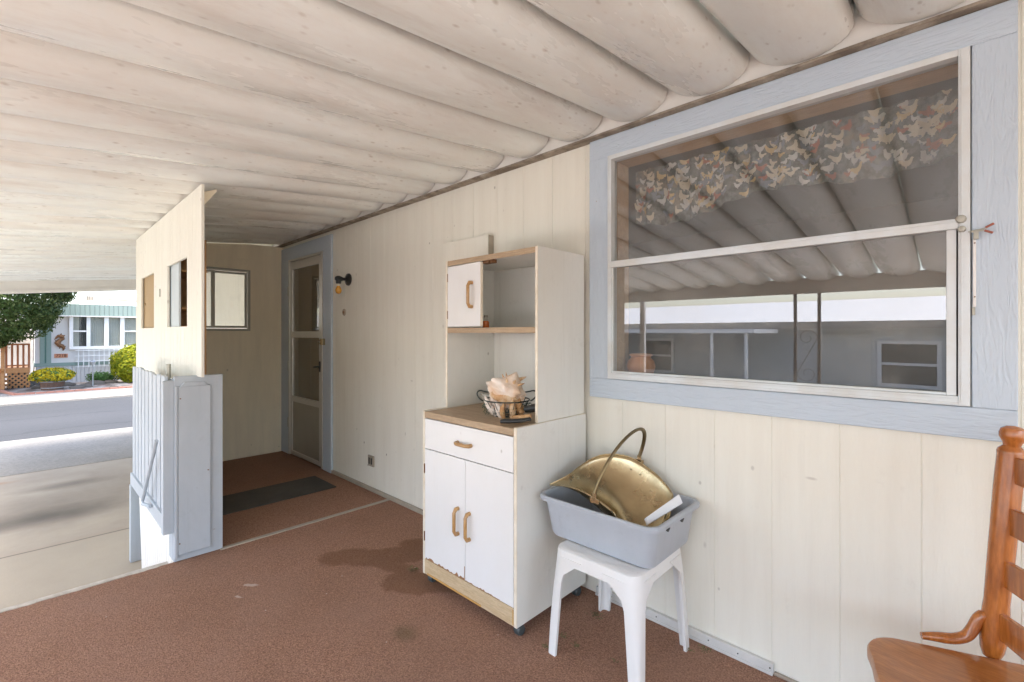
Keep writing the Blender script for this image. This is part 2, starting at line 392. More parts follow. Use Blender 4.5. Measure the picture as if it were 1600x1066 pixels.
M['mat'] = paint('dark rubber mat', (.065, .062, .054), .9, .33, 2.5, .9, 260, gcol=(.11, .10, .085))
M['strip'] = paint('grey metal strip', (.40, .35, .28), .5, .2, 9, .2, 60)
M['lip'] = paint('chipped white lip', (.60, .55, .48), .8, .3, 14, .6, 60, gcol=(.3, .25, .2))
M['base'] = paint('white bottom strip', (.66, .655, .63), .5, .18, 6, .15, 60, specks=30)
M['channel'] = paint('dirty brown channel', (.17, .135, .10), .7, .33, 14, .4, 60, gcol=(.4, .35, .28))
M['fascia'] = paint('white fascia flashing', (.74, .72, .68), .5, .12, 5, .1, 40)
M['glass'] = glassm('window glass', 2.35, (.86, .86, .84), .13)
M['glass_low'] = glassm('dusty window glass', 2.6, (.80, .81, .80), .24)
M['glass_clear'] = glassm('clear pane', 1.5, (.96, .96, .94), .02)
M['glass_door'] = glassm('door glass', 1.8, (.75, .74, .70), .03)
M['wood_reveal'] = woodm('dark wood reveal', (.66, .43, .22), (.50, .31, .15), .5, (3, 20, 20))
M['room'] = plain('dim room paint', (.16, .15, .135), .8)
M['shed_wood'] = woodm('shed plywood', (.70, .42, .19), (.56, .31, .13), .6, (20, 20, 2))
M['shed_brown'] = plain('brown hardboard', (.42, .30, .16), .7)
M['shed_pine'] = woodm('pine batten', (.60, .34, .13), (.50, .27, .10), .6, (3, 20, 20))
M['steel_blue'] = paint('blue grey sheet', (.52, .59, .62), .45, .1, 4, .1, 30)
M['terra'] = plain('terracotta glaze', (.66, .27, .09), .45, 0, .2, 40)
M['iron'] = plain('painted iron', (.32, .32, .31), .5, .2)
M['white_ext'] = paint('white siding paint', (.62, .60, .575), .6, .06, 2, .15, 20, (6, 6, .8))
M['siding'] = None
def siding(name, col, period, axis='Y'):
    t = NT(name); sp = t.n('ShaderNodeSeparateXYZ'); t.l(t.tc, sp.inputs[0])
    x = sp.outputs['XYZ'.index(axis)]; fr = t.math('FRACT', t.math('MULTIPLY', x, 1/period))
    g = t.ramp(fr, [(.0, 0.0), (.08, 1.0), (.9, 1.0), (1.0, 0.0)])
    c = t.mix(t.math('MULTIPLY', t.noise(1.4, 6, .6), .3), col, dark(col, .8))
    t.set(Base_Color=c, Roughness=.55, Normal=t.bump(g, .9, .02)); return t.m
M['siding'] = siding('white ribbed siding', (.60, .585, .56), .11)
M['green_rib'] = siding('sage ribbed metal', (.25, .315, .275), .13)
M['sage'] = plain('sage paint', (.22, .30, .265), .55); M['sage_dark'] = plain('deep sage paint', (.09, .19, .15), .55)
M['white'] = plain('white paint', (.80, .79, .77), .5)
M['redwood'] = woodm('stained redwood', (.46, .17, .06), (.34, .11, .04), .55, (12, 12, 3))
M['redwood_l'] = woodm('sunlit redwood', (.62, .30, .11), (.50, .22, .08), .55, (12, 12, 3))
M['brick'] = plain('red edging brick', (.42, .19, .13), .85, 0, .5, 30)
M['curt_far'] = plain('grey lace curtain', (.42, .44, .42), .9); M['win_dark'] = plain('dark window', (.05, .06, .06), .15)
M['rock'] = plain('garden rock', (.12, .10, .08), .9, 0, .8, 12)
M['barrel'] = woodm('barrel stave', (.20, .10, .06), (.08, .045, .03), .7, (10, 10, 2))
def leafm(name, a, b, c3, sc=.9, tr=.25):
    t = NT(name); n = t.noise(sc, 3, .6)
    oi = t.n('ShaderNodeNewGeometry').outputs['Random Per Island']
    c = t.mix(t.ramp(n, [(.35, 0.0), (.65, 1.0)]), a, b); c = t.mix(t.ramp(oi, [(.55, 0.0), (1.0, .9)]), c, c3)
    t.set(Base_Color=c, Roughness=.6, Specular_IOR_Level=.25)
    tl = t.n('ShaderNodeBsdfTranslucent'); t.l(c, tl.inputs[0])
    mx = t.n('ShaderNodeMixShader'); mx.inputs[0].default_value = tr; t.l(t.b.outputs[0], mx.inputs[1]); t.l(tl.outputs[0], mx.inputs[2])
    t.l(mx.outputs[0], t.out.inputs[0]); return t.m
M['juniper'] = leafm('juniper foliage', (.022, .045, .008), (.042, .072, .012), (.13, .16, .05))
M['shrub'] = leafm('golden shrub foliage', (.13, .18, .008), (.28, .30, .008), (.50, .44, .02), 3)
M['flowers'] = leafm('yellow bloom', (.46, .34, .01), (.55, .42, .01), (.6, .5, .05), 5)
M['greenery'] = leafm('bedding foliage', (.06, .13, .03), (.10, .20, .05), (.16, .26, .08), 5)
M['bark'] = plain('bark', (.10, .06, .04), .9, 0, .9, 20)
M['leaf_dry'] = leafm('dry leaf', (.12, .11, .045), (.18, .15, .07), (.24, .22, .10), 20, .1)
M['shell'] = None
def shellm(name, a, b, sc=30):
    t = NT(name); n = t.noise(sc, 4, .6, None, .6)
    t.set(Base_Color=t.mix(t.ramp(n, [(.38, 0.0), (.66, 1.0)]), a, b), Roughness=.45, Normal=t.bump(t.noise(70, 4), .4, .004)); return t.m
M['shell'] = shellm('pink conch', (.86, .77, .69), (.70, .50, .34), 8); M['shell_in'] = shellm('orange shell', (.50, .27, .11), (.74, .58, .40), 24)
M['shell_w'] = shellm('white shell', (.78, .72, .66), (.60, .48, .40)); M['shell_t'] = shellm('tan shell', (.58, .36, .17), (.40, .20, .08), 40)
M['wire'] = plain('green black wire', (.035, .05, .045), .45, .5)
M['bulb'] = None
def bulbm():
    t = NT('amber bulb glass'); t.set(Base_Color=(.85, .42, .06), Roughness=.12, Transmission_Weight=.25, Coat_Weight=.4); return t.m
M['bulb'] = bulbm()
def curtainm():
    t = NT('dark valance cloth'); n = t.noise(34, 4, .7); n2 = t.noise(16, 3)
    c = t.mix(t.ramp(n, [(.4, 0.0), (.65, 1.0)]), (.05, .06, .058), (.19, .21, .20)); c = t.mix(t.ramp(n2, [(.58, 0.0), (.66, .7)]), c, (.26, .22, .16))
    t.set(Base_Color=c, Roughness=.9); return t.m
M['curtain'] = curtainm()

# ================================================================== SETTING
WY = 1.97                     # house wall plane
def zb(y): return 2.281 - .103*(WY-y)      # underside of the awning
GZ = -.42
struct(MB().box(-600, 600, -600, 600, -1.2, -.62).build('ground', M['ground']))
struct(MB().box(-10.75, 9, -7.2, 30, -.60, GZ).build('driveway', M['concrete']))
struct(MB().box(-10.9, -8.25, -40, 40, -.60, GZ+.006).build('driveway_apron', M['apron'], bevel=.01))
struct(MB().box(-17.0, -10.902, -80, 80, -.61, -.50).build('road', M['asphalt']))
struct(MB().box(-17.4, -17.0, -80, 80, -.6, -.43).box(-18.9, -17.404, -80, 80, -.6, -.425).build('kerb', M['apron'], bevel=.03))
struct(MB().box(-40, -18.904, -80, 80, -.6, -.44).build('gravel_bed', M['gravel']))
struct(MB().box(-10.7, 8.9, -7.15, -2.25, GZ+.0005, GZ+.004).build('bounce_sheet', ground_mat('pale bounce sheet', (.62, .60, .56), (.54, .52, .48), 1.2, 30)))  # added pale reflector beside the awning, bounces sunlight onto ceiling and wall
struct(MB().box(-3.0, 8, -60, -7.2, -.6, -.44).build('neighbour_yard', M['ground']))
# patio deck and its carpet
struct(MB().box(-3.215, 3.2, -2.0, WY, -.42, -.006).box(-5.37, -3.2155, .70, WY, -.42, -.006).build('patio_floor', M['lip']))
struct(MB().box(-3.203, 3.2, -1.99, WY, -.006, .004).box(-5.37, -3.2035, .70, WY, -.006, .003).build('patio_carpet', M['carpet'], bevel=.002))
def ragged_strip(x0, x1, y0, y1, z0, z1, n, amp):
    b = MB(); rnd = random.Random(3)
    ys = [y0+(y1-y0)*i/n for i in range(n+1)]
    top = []
    pts = [(x0+rnd.uniform(-amp, amp)*.4, y) for y in ys] + [(x1+rnd.uniform(-amp, amp), y) for y in ys[::-1]]
    b.prism([(x, y, z0) for x, y in pts], (0, 0, z1-z0)); return b
struct(ragged_strip(-3.232, -3.196, -1.99, .55, -.03, .0075, 90, .005).build('carpet_edging', M['lip']))
struct(MB().box(-3.205, -3.172, .80, 1.952, .0035, .010).build('threshold_strip', M['strip'], bevel=.002))

# ------------------------------------------------------------------ the mobile home
GR0, GRP = -.079, .2145
def grooved(b, x0, x1, z0, z1, y, depth=.1, per=GRP, g0=GR0, gd=.0022, gw=.0017, sgn=1):
    """board front at y facing -y with V grooves, solid behind"""
    k0 = math.ceil((x0+.012-g0)/per); xs = []
    k = k0
    while g0+k*per < x1-.012: xs.append(g0+k*per); k += 1
    prof = [(x0, y)]
    for g in xs: prof += [(g-gw, y), (g-gw*.4, y+gd*sgn), (g+gw*.4, y+gd*sgn), (g+gw, y)]
    prof.append((x1, y))
    lo = [b.bm.verts.new((x, yy, z0)) for x, yy in prof]; hi = [b.bm.verts.new((x, yy, z1)) for x, yy in prof]
    for i in range(len(prof)-1): b.bm.faces.new((lo[i], lo[i+1], hi[i+1], hi[i]))
    c = [b.bm.verts.new(p) for p in ((x0, y+depth*sgn, z0), (x1, y+depth*sgn, z0), (x1, y+depth*sgn, z1), (x0, y+depth*sgn, z1))]
    b.bm.faces.new((c[0], c[3], c[2], c[1]))
    b.bm.faces.new((lo[0], hi[0], c[3], c[0])); b.bm.faces.new((lo[-1], c[1], c[2], hi[-1]))
    b.bm.faces.new(hi+[c[2], c[3]]) ; b.bm.faces.new(lo[::-1]+[c[0], c[1]])
home = thing('mobile_home', 'cream panelled home wall under the awning with pale blue door and window trim', 'house', (-3, WY, 0))
W0, W1, WZ0, WZ1 = -1.215, .031, 1.082, 2.155
D0, D1, DZ1 = -5.18, -4.356, 2.083
b = MB()
grooved(b, -10.5, D0, -.42, 2.42, WY); grooved(b, D0, D1, DZ1, 2.42, WY); grooved(b, D1, W0, 0, 2.42, WY)
grooved(b, W0, W1, WZ1, 2.42, WY); grooved(b, W0, W1, 0, WZ0, WY); grooved(b, W1, 3.4, 0, 2.42, WY)
b.build('wall', M['wall'], home)
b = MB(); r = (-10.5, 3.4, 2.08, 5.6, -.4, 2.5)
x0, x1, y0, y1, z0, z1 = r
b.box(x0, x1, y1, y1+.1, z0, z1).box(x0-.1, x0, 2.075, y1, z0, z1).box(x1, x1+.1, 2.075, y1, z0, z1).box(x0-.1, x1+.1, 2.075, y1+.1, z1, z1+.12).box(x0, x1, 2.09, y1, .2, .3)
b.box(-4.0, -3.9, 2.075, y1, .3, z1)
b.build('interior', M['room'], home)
# window
wt = MB()
T0, T1, TZ0, TZ1 = -1.326, .128, .985, 2.2565
wt.box(T0, W0-.003, WY-.024, WY-.001, WZ0-.003, WZ1+.003).box(W1+.003, T1, WY-.024, WY-.001, WZ0-.003, WZ1+.003)
trv = wt.split('window_trim', M['blue_v'], home, bevel=.003)
MB().box(T0, T1, WY-.0225, WY-.001, WZ1+.003, TZ1).box(T0, T1, WY-.0225, WY-.001, TZ0, WZ0-.003).split('window_trim', M['blue_h'], home, bevel=.003)
win = MB()
ya, yb = WY-.034, WY+.02
win.box(W0, W0+.020, ya, yb, WZ0, WZ1).box(W1-.026, W1, ya, yb, WZ0, WZ1).box(W0+.020, W1-.026, ya, yb, WZ1-.020, WZ1).box(W0+.020, W1-.026, ya, yb, WZ0, WZ0+.022)
win.box(W1-.021, W1-.016, ya-.003, ya, WZ0+.01, WZ1-.006).box(W0+.005, W0+.009, ya-.003, ya, WZ0+.01, WZ1-.006).box(W0+.02, W1-.026, ya-.003, ya, WZ0+.006, WZ0+.010)
win.box(W0+.02, W1-.026, ya-.006, ya+.012, WZ0+.0225, WZ0+.029)
window = win.build('window', M['alu_white'], home, bevel=.0012)
MB().box(W0+.0205, W1-.0265, WY-.036, WY-.014, 1.6145, 1.645).box(W0+.0205, W1-.0265, WY-.0385, WY-.036, 1.634, 1.639).build('meeting_rail', M['alu_white'], window, bevel=.0015)
b = MB(); b.box(-.021, W1-.030, WY-.030, WY-.012, WZ0+.0295, 1.614).box(W0+.021, -.0215, WY-.030, WY-.012, WZ0+.0295, WZ0+.0375).box(W0+.021, W0+.027, WY-.030, WY-.012, WZ0+.038, 1.614)
b.build('sash', M['alu_white'], window, bevel=.001)
b = MB(); b.quad((W0+.0275, WY-.017, WZ0+.0375), (-.0215, WY-.017, WZ0+.0375), (-.0215, WY-.017, 1.6143), (W0+.0275, WY-.017, 1.6143)).build('pane', M['glass_low'], window, recalc=False)
b = MB(); b.quad((W0+.0205, WY-.002, 1.63), (W1-.0265, WY-.002, 1.63), (W1-.0265, WY-.002, WZ1-.0205), (W0+.0205, WY-.002, WZ1-.0205)).build('pane', M['glass'], window, recalc=False)
b = MB(); b.box(W0-.012, W0+.001, WY+.021, WY+.165, WZ0, WZ1).box(W1-.001, W1+.012, WY+.021, WY+.165, WZ0, WZ1).box(W0-.012, W1+.012, WY+.021, WY+.165, WZ1-.004, WZ1+.02).box(W0-.05, W1+.05, WY+.021, WY+.20, WZ0-.02, WZ0+.012)
b.build('window_reveal', M['wood_reveal'], window)
MB().lathe([(.0, -.012), (.010, -.010), (.013, 0), (.013, .008)], (W1-.020, WY-.036, 1.642), 10, 'Y').lathe([(.0, -.012), (.008, -.010), (.010, 0), (.010, .008)], (W1-.018, WY-.036, 1.612), 10, 'Y').split('latch', M['alu_dark'], window)
# door trim, storm door
b = MB(); b.box(-5.397, D0-.004, WY-.024, WY-.001, .0, DZ1+.004).box(D1+.004, -4.185, WY-.024, WY-.001, .0, DZ1+.004)
b.box(-5.397, -4.185, WY-.0225, WY-.001, DZ1+.004, 2.222).build('door_trim', M['blue_v'], home, bevel=.003)
b = MB(); ya, yb = WY-.030, WY+.004
b.box(D0, D0+.028, ya, yb, .006, DZ1).box(D1-.028, D1, ya, yb, .006, DZ1).box(D0+.028, D1-.028, ya, yb, DZ1-.02, DZ1)
b.build('door_jamb', M['alu'], home, bevel=.0015)
da, db = D0+.031, D1-.031; ya, yb = WY-.022, WY+.006
b = MB(); mid = 1.30
b.box(da, da+.055, ya, yb, .02, 2.058).box(db-.055, db, ya, yb, .02, 2.058).box(da+.055, db-.055, ya, yb, 1.975, 2.058).box(da+.055, db-.055, ya, yb, mid-.045, mid+.02).box(da+.055, db-.055, ya, yb, .58, .64).box(da+.055, db-.055, ya, yb, .02, .06)
door = b.build('storm_door', M['alu'], home, bevel=.002)
MB().box(da+.0555, db-.0555, ya+.008, yb-.008, .0605, .5795).build('kick_panel', M['screen_door'], door)
MB().box(da+.0555, db-.0555, ya+.012, ya+.015, mid+.0205, 1.9745).build('pane', M['glass_door'], door)
MB().box(da+.0555, db-.0555, ya+.012, ya+.015, .6405, mid-.0455).build('pane', M['glass_door'], door)
b = MB(); b.tube([(db-.03, ya, .98), (db-.03, ya-.035, .98), (db-.075, ya-.04, .975)], .008, 8).box(db-.045, db-.018, ya-.006, ya-.0005, .93, 1.03)
b.build('handle', M['black'], door)
b = MB()
for z in (.35, .95, 1.75): b.tube([(D0+.006, ya-.012, z-.05), (D0+.006, ya-.012, z+.05)], .006, 8)
b.split('hinge', M['alu_dark'], door)
hs = MB(); hs.box(D1-.035, D1-.008, WY-.046, WY-.0305, 1.205, 1.235).tube([(D1-.05, WY-.045, 1.22), (D1-.012, WY-.045, 1.22)], .009, 8)
hs.build('door_latch', M['alu_dark'], home)
# closed inner door behind the storm door
b = MB(); b.box(D0, D1, 2.045, 2.072, 0, DZ1).build('inner_door', M['shed_brown'], home)
MB().box(-4.86, -4.845, 2.038, 2.0445, .1, 2.0).box(-4.66, -4.40, 2.038, 2.0445, 1.35, 1.85).split('inner_door_trim', M['strip'], home)
tag(MB().box(D1-.004, D1+.055, WY-.05, WY-.0245, 1.19, 1.25).tube([(D1+.0, WY-.052, 1.232), (D1-.02, WY-.056, 1.242), (D1-.028, WY-.056, 1.22), (D1-.018, WY-.056, 1.198), (D1, WY-.052, 1.207)], .004, 6).build('padlock', M['brass'], bevel=.005), 'small brass padlock on the latch between storm door and its blue trim', 'padlock')
# bottom strips along the wall
b = MB(); b.box(-1.29, -.50, WY-.020, WY-.002, .005, .046).box(-1.29, -.50, WY-.026, WY-.0205, .005, .018).split('bottom_strip', M['base'], home, bevel=.002)
MB().box(-.498, 3.2, WY-.016, WY-.002, .005, .016).box(-4.18, -2.0, WY-.022, WY-.002, .004, .034).split('bottom_strip', M['strip'], home, bevel=.002)
b = MB(); rnd = random.Random(5)
for i in range(7): x = -1.2+i*.115; b.lathe([(.0028, -.002), (.0028, 0)], (x, WY-.0205, .03), 6, 'Y')
b.split('nail', M['black'], home)
MB().box(-10.4, 3.3, 1.90, 2.2, 2.436, 2.46).build('sky_leak_cover', M['fascia'], home)  # unseen cover, added to keep sky light from leaking in above the wall
# eave flashing above the wall
MB().box(-10.4, 3.3, 1.935, 1.968, 2.268, 2.415).build('flashing', M['fascia'], home)
b = MB(); b.box(-10.4, 3.3, 1.915, 1.968, 2.2575, 2.2675).split('channel', M['channel'], home)

# ------------------------------------------------------------------ awning
awn = thing('carport_awning', 'long weathered white awning of rounded metal pans on scrolled posts', 'awning', (-3, 0, 2))
PAN0, PANP, PD = -.242, .331, .100
b = MB(); YA, YB = -2.16, 1.925
nk = 11
xs0 = PAN0 + PANP*9
k = 0; x = xs0
while x > -9.9:
    xc = x - PANP/2; prof = [(x+.0035, PD+.018), (x-.0035, PD+.018)] if False else []
    hw = PANP/2-.0055
    pr = []
    for i in range(15):
        q = R_(-90+180*i/14); sx = math.sin(q); cz = abs(math.cos(q))**1.0
        pr.append((xc-hw*sx+.028*cz, PD*(1-cz)))
    pr = [(x, PD+.035)] + pr + [(x-PANP, PD+.035)]
    rnd = random.Random(int(x*1000)); 
    rows = []
    for j in range(9):
        y = YA+(YB-YA)*j/8; wob = rnd.uniform(-.0015, .0015)
        rows.append([b.bm.verts.new((px+rnd.uniform(-.001, .001), y, zb(y)+pz+wob*(1 if 2 < i < 14 else 0))) for i, (px, pz) in enumerate(pr)])
    for A, B in zip(rows, rows[1:]):
        for i in range(len(pr)-1): b.bm.faces.new((A[i], A[i+1], B[i+1], B[i]))
    b.bm.faces.new(rows[-1])
    x -= PANP
XEND = x
b.build('roof_panel', M['pan'], awn, smooth=True, solid=.0014)
def sloped(b, x0, x1, y0, y1, dz0, dz1):
    b.prism([(x0, y0, zb(y0)+dz0), (x0, y1, zb(y1)+dz0), (x0, y1, zb(y1)+dz1), (x0, y0, zb(y0)+dz1)], (x1-x0, 0, 0)); return b
b = MB(); sloped(b, XEND-.055, XEND, -2.16, 1.93, -.17, .12); sloped(b, XEND, XEND+.03, -2.14, 1.92, -.17, -.125)
b.build('end_beam', M['fascia'], awn, bevel=.003)
b = MB(); sloped(b, XEND, 3.0, 1.80, 2.15, PD+.04, PD+.055); b.build('pan_leak_cover', M['fascia'], awn)  # added blocker over the pan ends, shuts out sky light from the gap
MB().box(XEND, 2.9, -2.115, -2.055, 1.742, zb(-2.055)+.045).build('outer_beam', M['fascia'], awn, bevel=.003)
def scroll(b, x0, x1, y, z0, z1, r=.006):
    # S scroll between two posts
    w = (x1-x0)-.03; cx = (x0+x1)/2; R = w/2
    def spiral(cz, sg, up):
        pts = []
        for i in range(26):
            a = i/25; ang = a*2.2*math.pi; rr = R*(1-.72*a)
            pts.append((cx+sg*math.cos(ang)*rr, y, cz+up*math.sin(ang)*rr))
        return pts
    t = spiral(z1-R, 1, 1); bt = spiral(z0+R, -1, -1)
    b.tube(bt[::-1]+t, r, 6)
for xc in (-1.195, -5.6, -9.6, 2.5):
    p = thing('scroll_post', 'dark iron scroll post pair holding up the awning edge', 'post', (xc, -2.09, GZ), 'scroll posts along the outer awning edge')
    zf = -.006 if xc > -3 else GZ+.006
    for dx in (-.115, .115): MB().box(xc+dx-.016, xc+dx+.016, -2.106, -2.074, GZ if xc < -3 else -.42, 1.7415).build('upright', M['iron'], p, bevel=.002)
    b = MB(); scroll(b, xc-.115, xc+.115, -2.09, .75, 1.35); scroll(b, xc-.115, xc+.115, -2.09, .1, .7); b.tube([(xc-.1, -2.09, .725), (xc+.1, -2.09, .725)], .006, 6)
    b.build('scroll', M['iron'], p)
for o, l in zip([o for o in COL.objects if o.name.startswith('scroll_post')], ('opposite the kitchen window', 'halfway along the carport', 'at the street end of the carport', 'at the near end of the patio')):
    o['label'] = 'dark iron scroll post pair under the awning edge ' + l
ds = thing('downspout', 'white downspout at the outer awning edge', 'downspout', (-3.24, -2.19, GZ))
MB().box(-3.275, -3.205, -2.22, -2.165, GZ+.08, 1.80).build('pipe', M['white'], ds, bevel=.008)
MB().tube([(-3.24, -2.19, GZ+.12), (-3.24, -2.20, GZ+.06), (-3.24, -2.34, GZ+.03)], .03, 8).build('spout', M['white'], ds)

# ------------------------------------------------------------------ alcove: end wall with sliding window, slotted screen wall
EX = -5.40
end = thing('alcove_end_wall', 'cream end wall of the porch alcove with a sliding window', 'wall', (EX, 1.3, 0))
ez = 2.13
wy0, wy1, wz0, wz1 = .98, 1.632, 1.325, 1.965
b = MB(); T = .04
def wallx(b, y0, y1, z0, zt0, zt1=None):   # slab at x=EX-T..EX with sloping top
    zt1 = zt0 if zt1 is None else zt1
    b.prism([(EX, y0, z0), (EX, y1, z0), (EX, y1, zt1), (EX, y0, zt0)], (-T, 0, 0))
wallx(b, .70, wy0, -.42, zb(.70)-.004, zb(wy0)-.004); wallx(b, wy1, WY-.001, -.42, zb(wy1)-.004, zb(WY)-.03)
wallx(b, wy0, wy1, -.42, wz0); wallx(b, wy0, wy1, wz1, zb(wy0)-.004, zb(wy1)-.004)
b.build('wall', M['wall_alcove'], end)
def ringx(b, x0, x1, y0, y1, z0, z1, wd):
    b.box(x0, x1, y0, y0+wd, z0, z1).box(x0, x1, y1-wd, y1, z0, z1).box(x0, x1, y0+wd, y1-wd, z0, z0+wd).box(x0, x1, y0+wd, y1-wd, z1-wd, z1); return b
sw = ringx(MB(), EX-.03, EX+.016, wy0, wy1, wz0, wz1, .024).build('window', M['alu_dark'], end, bevel=.002)
b = MB(); ringx(b, EX-.015, EX+.006, wy0+.031, 1.31, wz0+.031, wz1-.031, .018); ringx(b, EX-.008, EX+.011, 1.275, wy1-.031, wz0+.031, wz1-.031, .022)
b.build('sash', M['alu_dark'], sw, bevel=.0015)
MB().box(EX-.006, EX-.004, 1.298, wy1-.054, wz0+.054, wz1-.054).build('pane', M['glass_clear'], sw)
MB().box(EX-.012, EX-.010, wy0+.05, 1.29, wz0+.05, wz1-.05).build('pane', M['glass_clear'], sw)

PY0, PY1 = .684, .698
part = thing('porch_screen_wall', 'cream slotted screen wall with two square holes above the blue gate', 'wall', (-4.3, .69, -.42))
H = ((-5.09, -4.515), (-4.02, -3.434)); hz0, hz1 = 1.343, 1.772
b = MB(); pt = zb(PY0)-.002; PX0, PX1 = -5.37, -3.09
zs = -.42
for a, c, z0, z1 in ((PX0, H[0][0], zs, pt), (H[0][1], H[1][0], zs, pt), (H[1][1], -3.325, 0.01, 1.049), (H[1][1], PX1, 1.05, pt), (H[0][0], H[0][1], zs, hz0), (H[0][0], H[0][1], hz1, pt), (H[1][0], H[1][1], .01, hz0), (H[1][0], H[1][1], hz1, pt)):
    grooved(b, a, c, z0, z1, PY0, PY1-PY0, per=.1016, g0=-3.2, gd=.003, gw=.002)
b.build('panel', M['wall'], part)
MB().box(PX0, PX0+.04, PY1, PY1+.04, .01, pt).box(PX0+.04, PX1-.35, PY1, PY1+.035, pt-.04, pt).split('stud', M['wall_alcove'], part)
MB().prism([(PX1-.06, PY1+.001, pt-.03), (PX1-.06, PY1+.075, pt+.002), (PX1-.06, PY1+.075, pt-.012), (PX1-.06, PY1+.001, pt-.12)], (-.02, 0, 0)).build('bracket', M['wall_alcove'], part)
MB().box(-4.27, -4.255, PY0-.006, PY0-.001, 1.57, 1.63).build('hook_plate', M['alu_dark'], part, bevel=.002)
# shelf unit hidden behind the screen wall, seen through the holes
su = thing('shelf_unit', 'narrow plywood shelf unit seen through the right hole of the screen wall', 'shelf', (-4.2, .8, .01))
MB().box(-4.46, -4.44, .755, .90, .01, 1.98).build('back_panel', M['shed_wood'], su)
b = MB()
for z in (1.20, 1.47, 1.735): b.box(-4.439, -3.95, .755, .895, z, z+.018)
MB().box(-4.439, -3.95, .897, .905, .01, 1.98).build('side_panel', M['shed_wood'], su)
b.split('shelf', M['shed_pine'], su, bevel=.002)
tag(MB().tube([(-4.0, .80, 1.73), (-4.02, .83, 1.66), (-4.0, .84, 1.6), (-4.06, .82, 1.5)], .003, 6).build('cord', M['shed_pine']), 'pale cord hanging inside the shelf unit behind the right hole', 'cord')
tag(MB().box(-4.24, -3.77, .705, .717, 1.05, 1.98).build('cover_sheet', M['steel_blue'], bevel=.002), 'blue grey sheet leaning behind the left half of the right hole', 'sheet')
tag(MB().box(-5.30, -4.45, .705, .717, .9, 1.98).lathe([(.008, -.01), (.008, 0)], (-5.03, .705, 1.55), 8, 'Y').build('back_board', M['shed_brown'], bevel=.002), 'plain brown board closing the left hole of the screen wall from behind', 'board')

# ------------------------------------------------------------------ blue gate, its post and the skirting below
gate = thing('picket_gate', 'pale blue picket gate folded back against the screen wall', 'gate', (-3.2, .55, 0))
GY = .553; gx0, gx1 = -4.42, -3.189; top, bot = 1.052, .183
b = MB(); b.box(gx0+.004, gx1-.052, GY+.006, GY+.02, bot+.02, top-.03).build('backing', M['blue'], gate)
b = MB(); b.box(gx0, gx1-.05, GY-.024, GY+.0055, bot, bot+.085).build('bottom_rail', M['blue'], gate, bevel=.003)
MB().box(gx1-.048, gx1, GY-.03, GY+.022, bot-.01, top-.02).build('stile', M['blue'], gate, bevel=.003)
rnd = random.Random(11); n = 9; pw = (gx1-.05-gx0)/n
for i in range(n):
    x = gx0+i*pw; tp = top+rnd.uniform(-.012, .01)
    b = MB(); b.prism([(x+.014, GY-.012, bot+.086), (x+pw-.014, GY-.012, bot+.086), (x+pw-.014, GY-.012, tp), (x+.014, GY-.012, tp+.004)], (0, .017, 0))
    b.build('picket', M['blue'], gate, bevel=.002)
p1, p2 = Vector((-3.28, GY-.045, .69)), Vector((-3.66, GY-.055, .262))
MB().tube([p1, p2, p2+Vector((.03, -.004, -.015)), p2+Vector((.13, .02, -.012))], .0105, 8).build('brace_rod', M['blue'], gate, smooth=True)
MB().tube([(-3.42, GY+.035, .9), (-3.42, GY+.035, 1.115)], .013, 8).build('hinge_pin', M['alu_dark'], gate, smooth=True)
sk = thing('skirting_panel', 'bright white ribbed skirting panel below the blue gate', 'panel', (-3.8, .57, GZ))
b = MB(); prof = []
b.prism([(-3.2165, .575, GZ), (-3.2165, .575, bot+.05), (-4.40, .575, bot+.05), (-4.26, .575, GZ)], (0, .012, 0))
x = -3.26
while x > -4.25: b.box(x-.003, x+.003, .573, .5748, GZ, bot+.045); x -= .07
b.build('sheet', M['white_panel'], sk)
tag(MB().box(-4.52, -4.46, .535, .60, GZ+.002, .158).build('short_post', M['blue'], bevel=.004), 'short blue grey post standing at the far end of the white skirting', 'post')
gp = thing('gate_post', 'thick pale blue post of stacked boards beside the carpet edge', 'post', (-3.2, .68, 0))
xf = -3.17
yv = lambda u: at(u, 700, X=xf).y
MB().box(xf-.018, xf, .590, .748, .045, .998).prism([(xf-.018, .600, .998), (xf-.018, .735, .998), (xf-.018, .715, 1.022), (xf-.018, .62, 1.022)], (.018, 0, 0)).build('face_board', M['blue'], gp, bevel=.003)
MB().box(xf-.045, xf-.0185, .574, .815, .006, 1.055).build('wide_board', M['blue'], gp, bevel=.003)
MB().box(xf-.14, xf-.046, .572, .652, .006, 1.04).build('upright', M['blue'], gp, bevel=.004)
MB().box(xf-.14, xf-.046, .656, .700, .006, 1.03).build('upright', M['blue'], gp, bevel=.004)
MB().box(xf-.014, xf+.002, .575, .588, .03, 1.0).build('edge_strip', M['blue'], gp, bevel=.002)
b = MB(); 
for y, z in ((.597, .11), (.60, .93), (.735, .5)): b.lathe([(.004, 0), (.004, .003)], (xf, y, z), 6, 'X')
b.split('nail', M['rust'], gp)

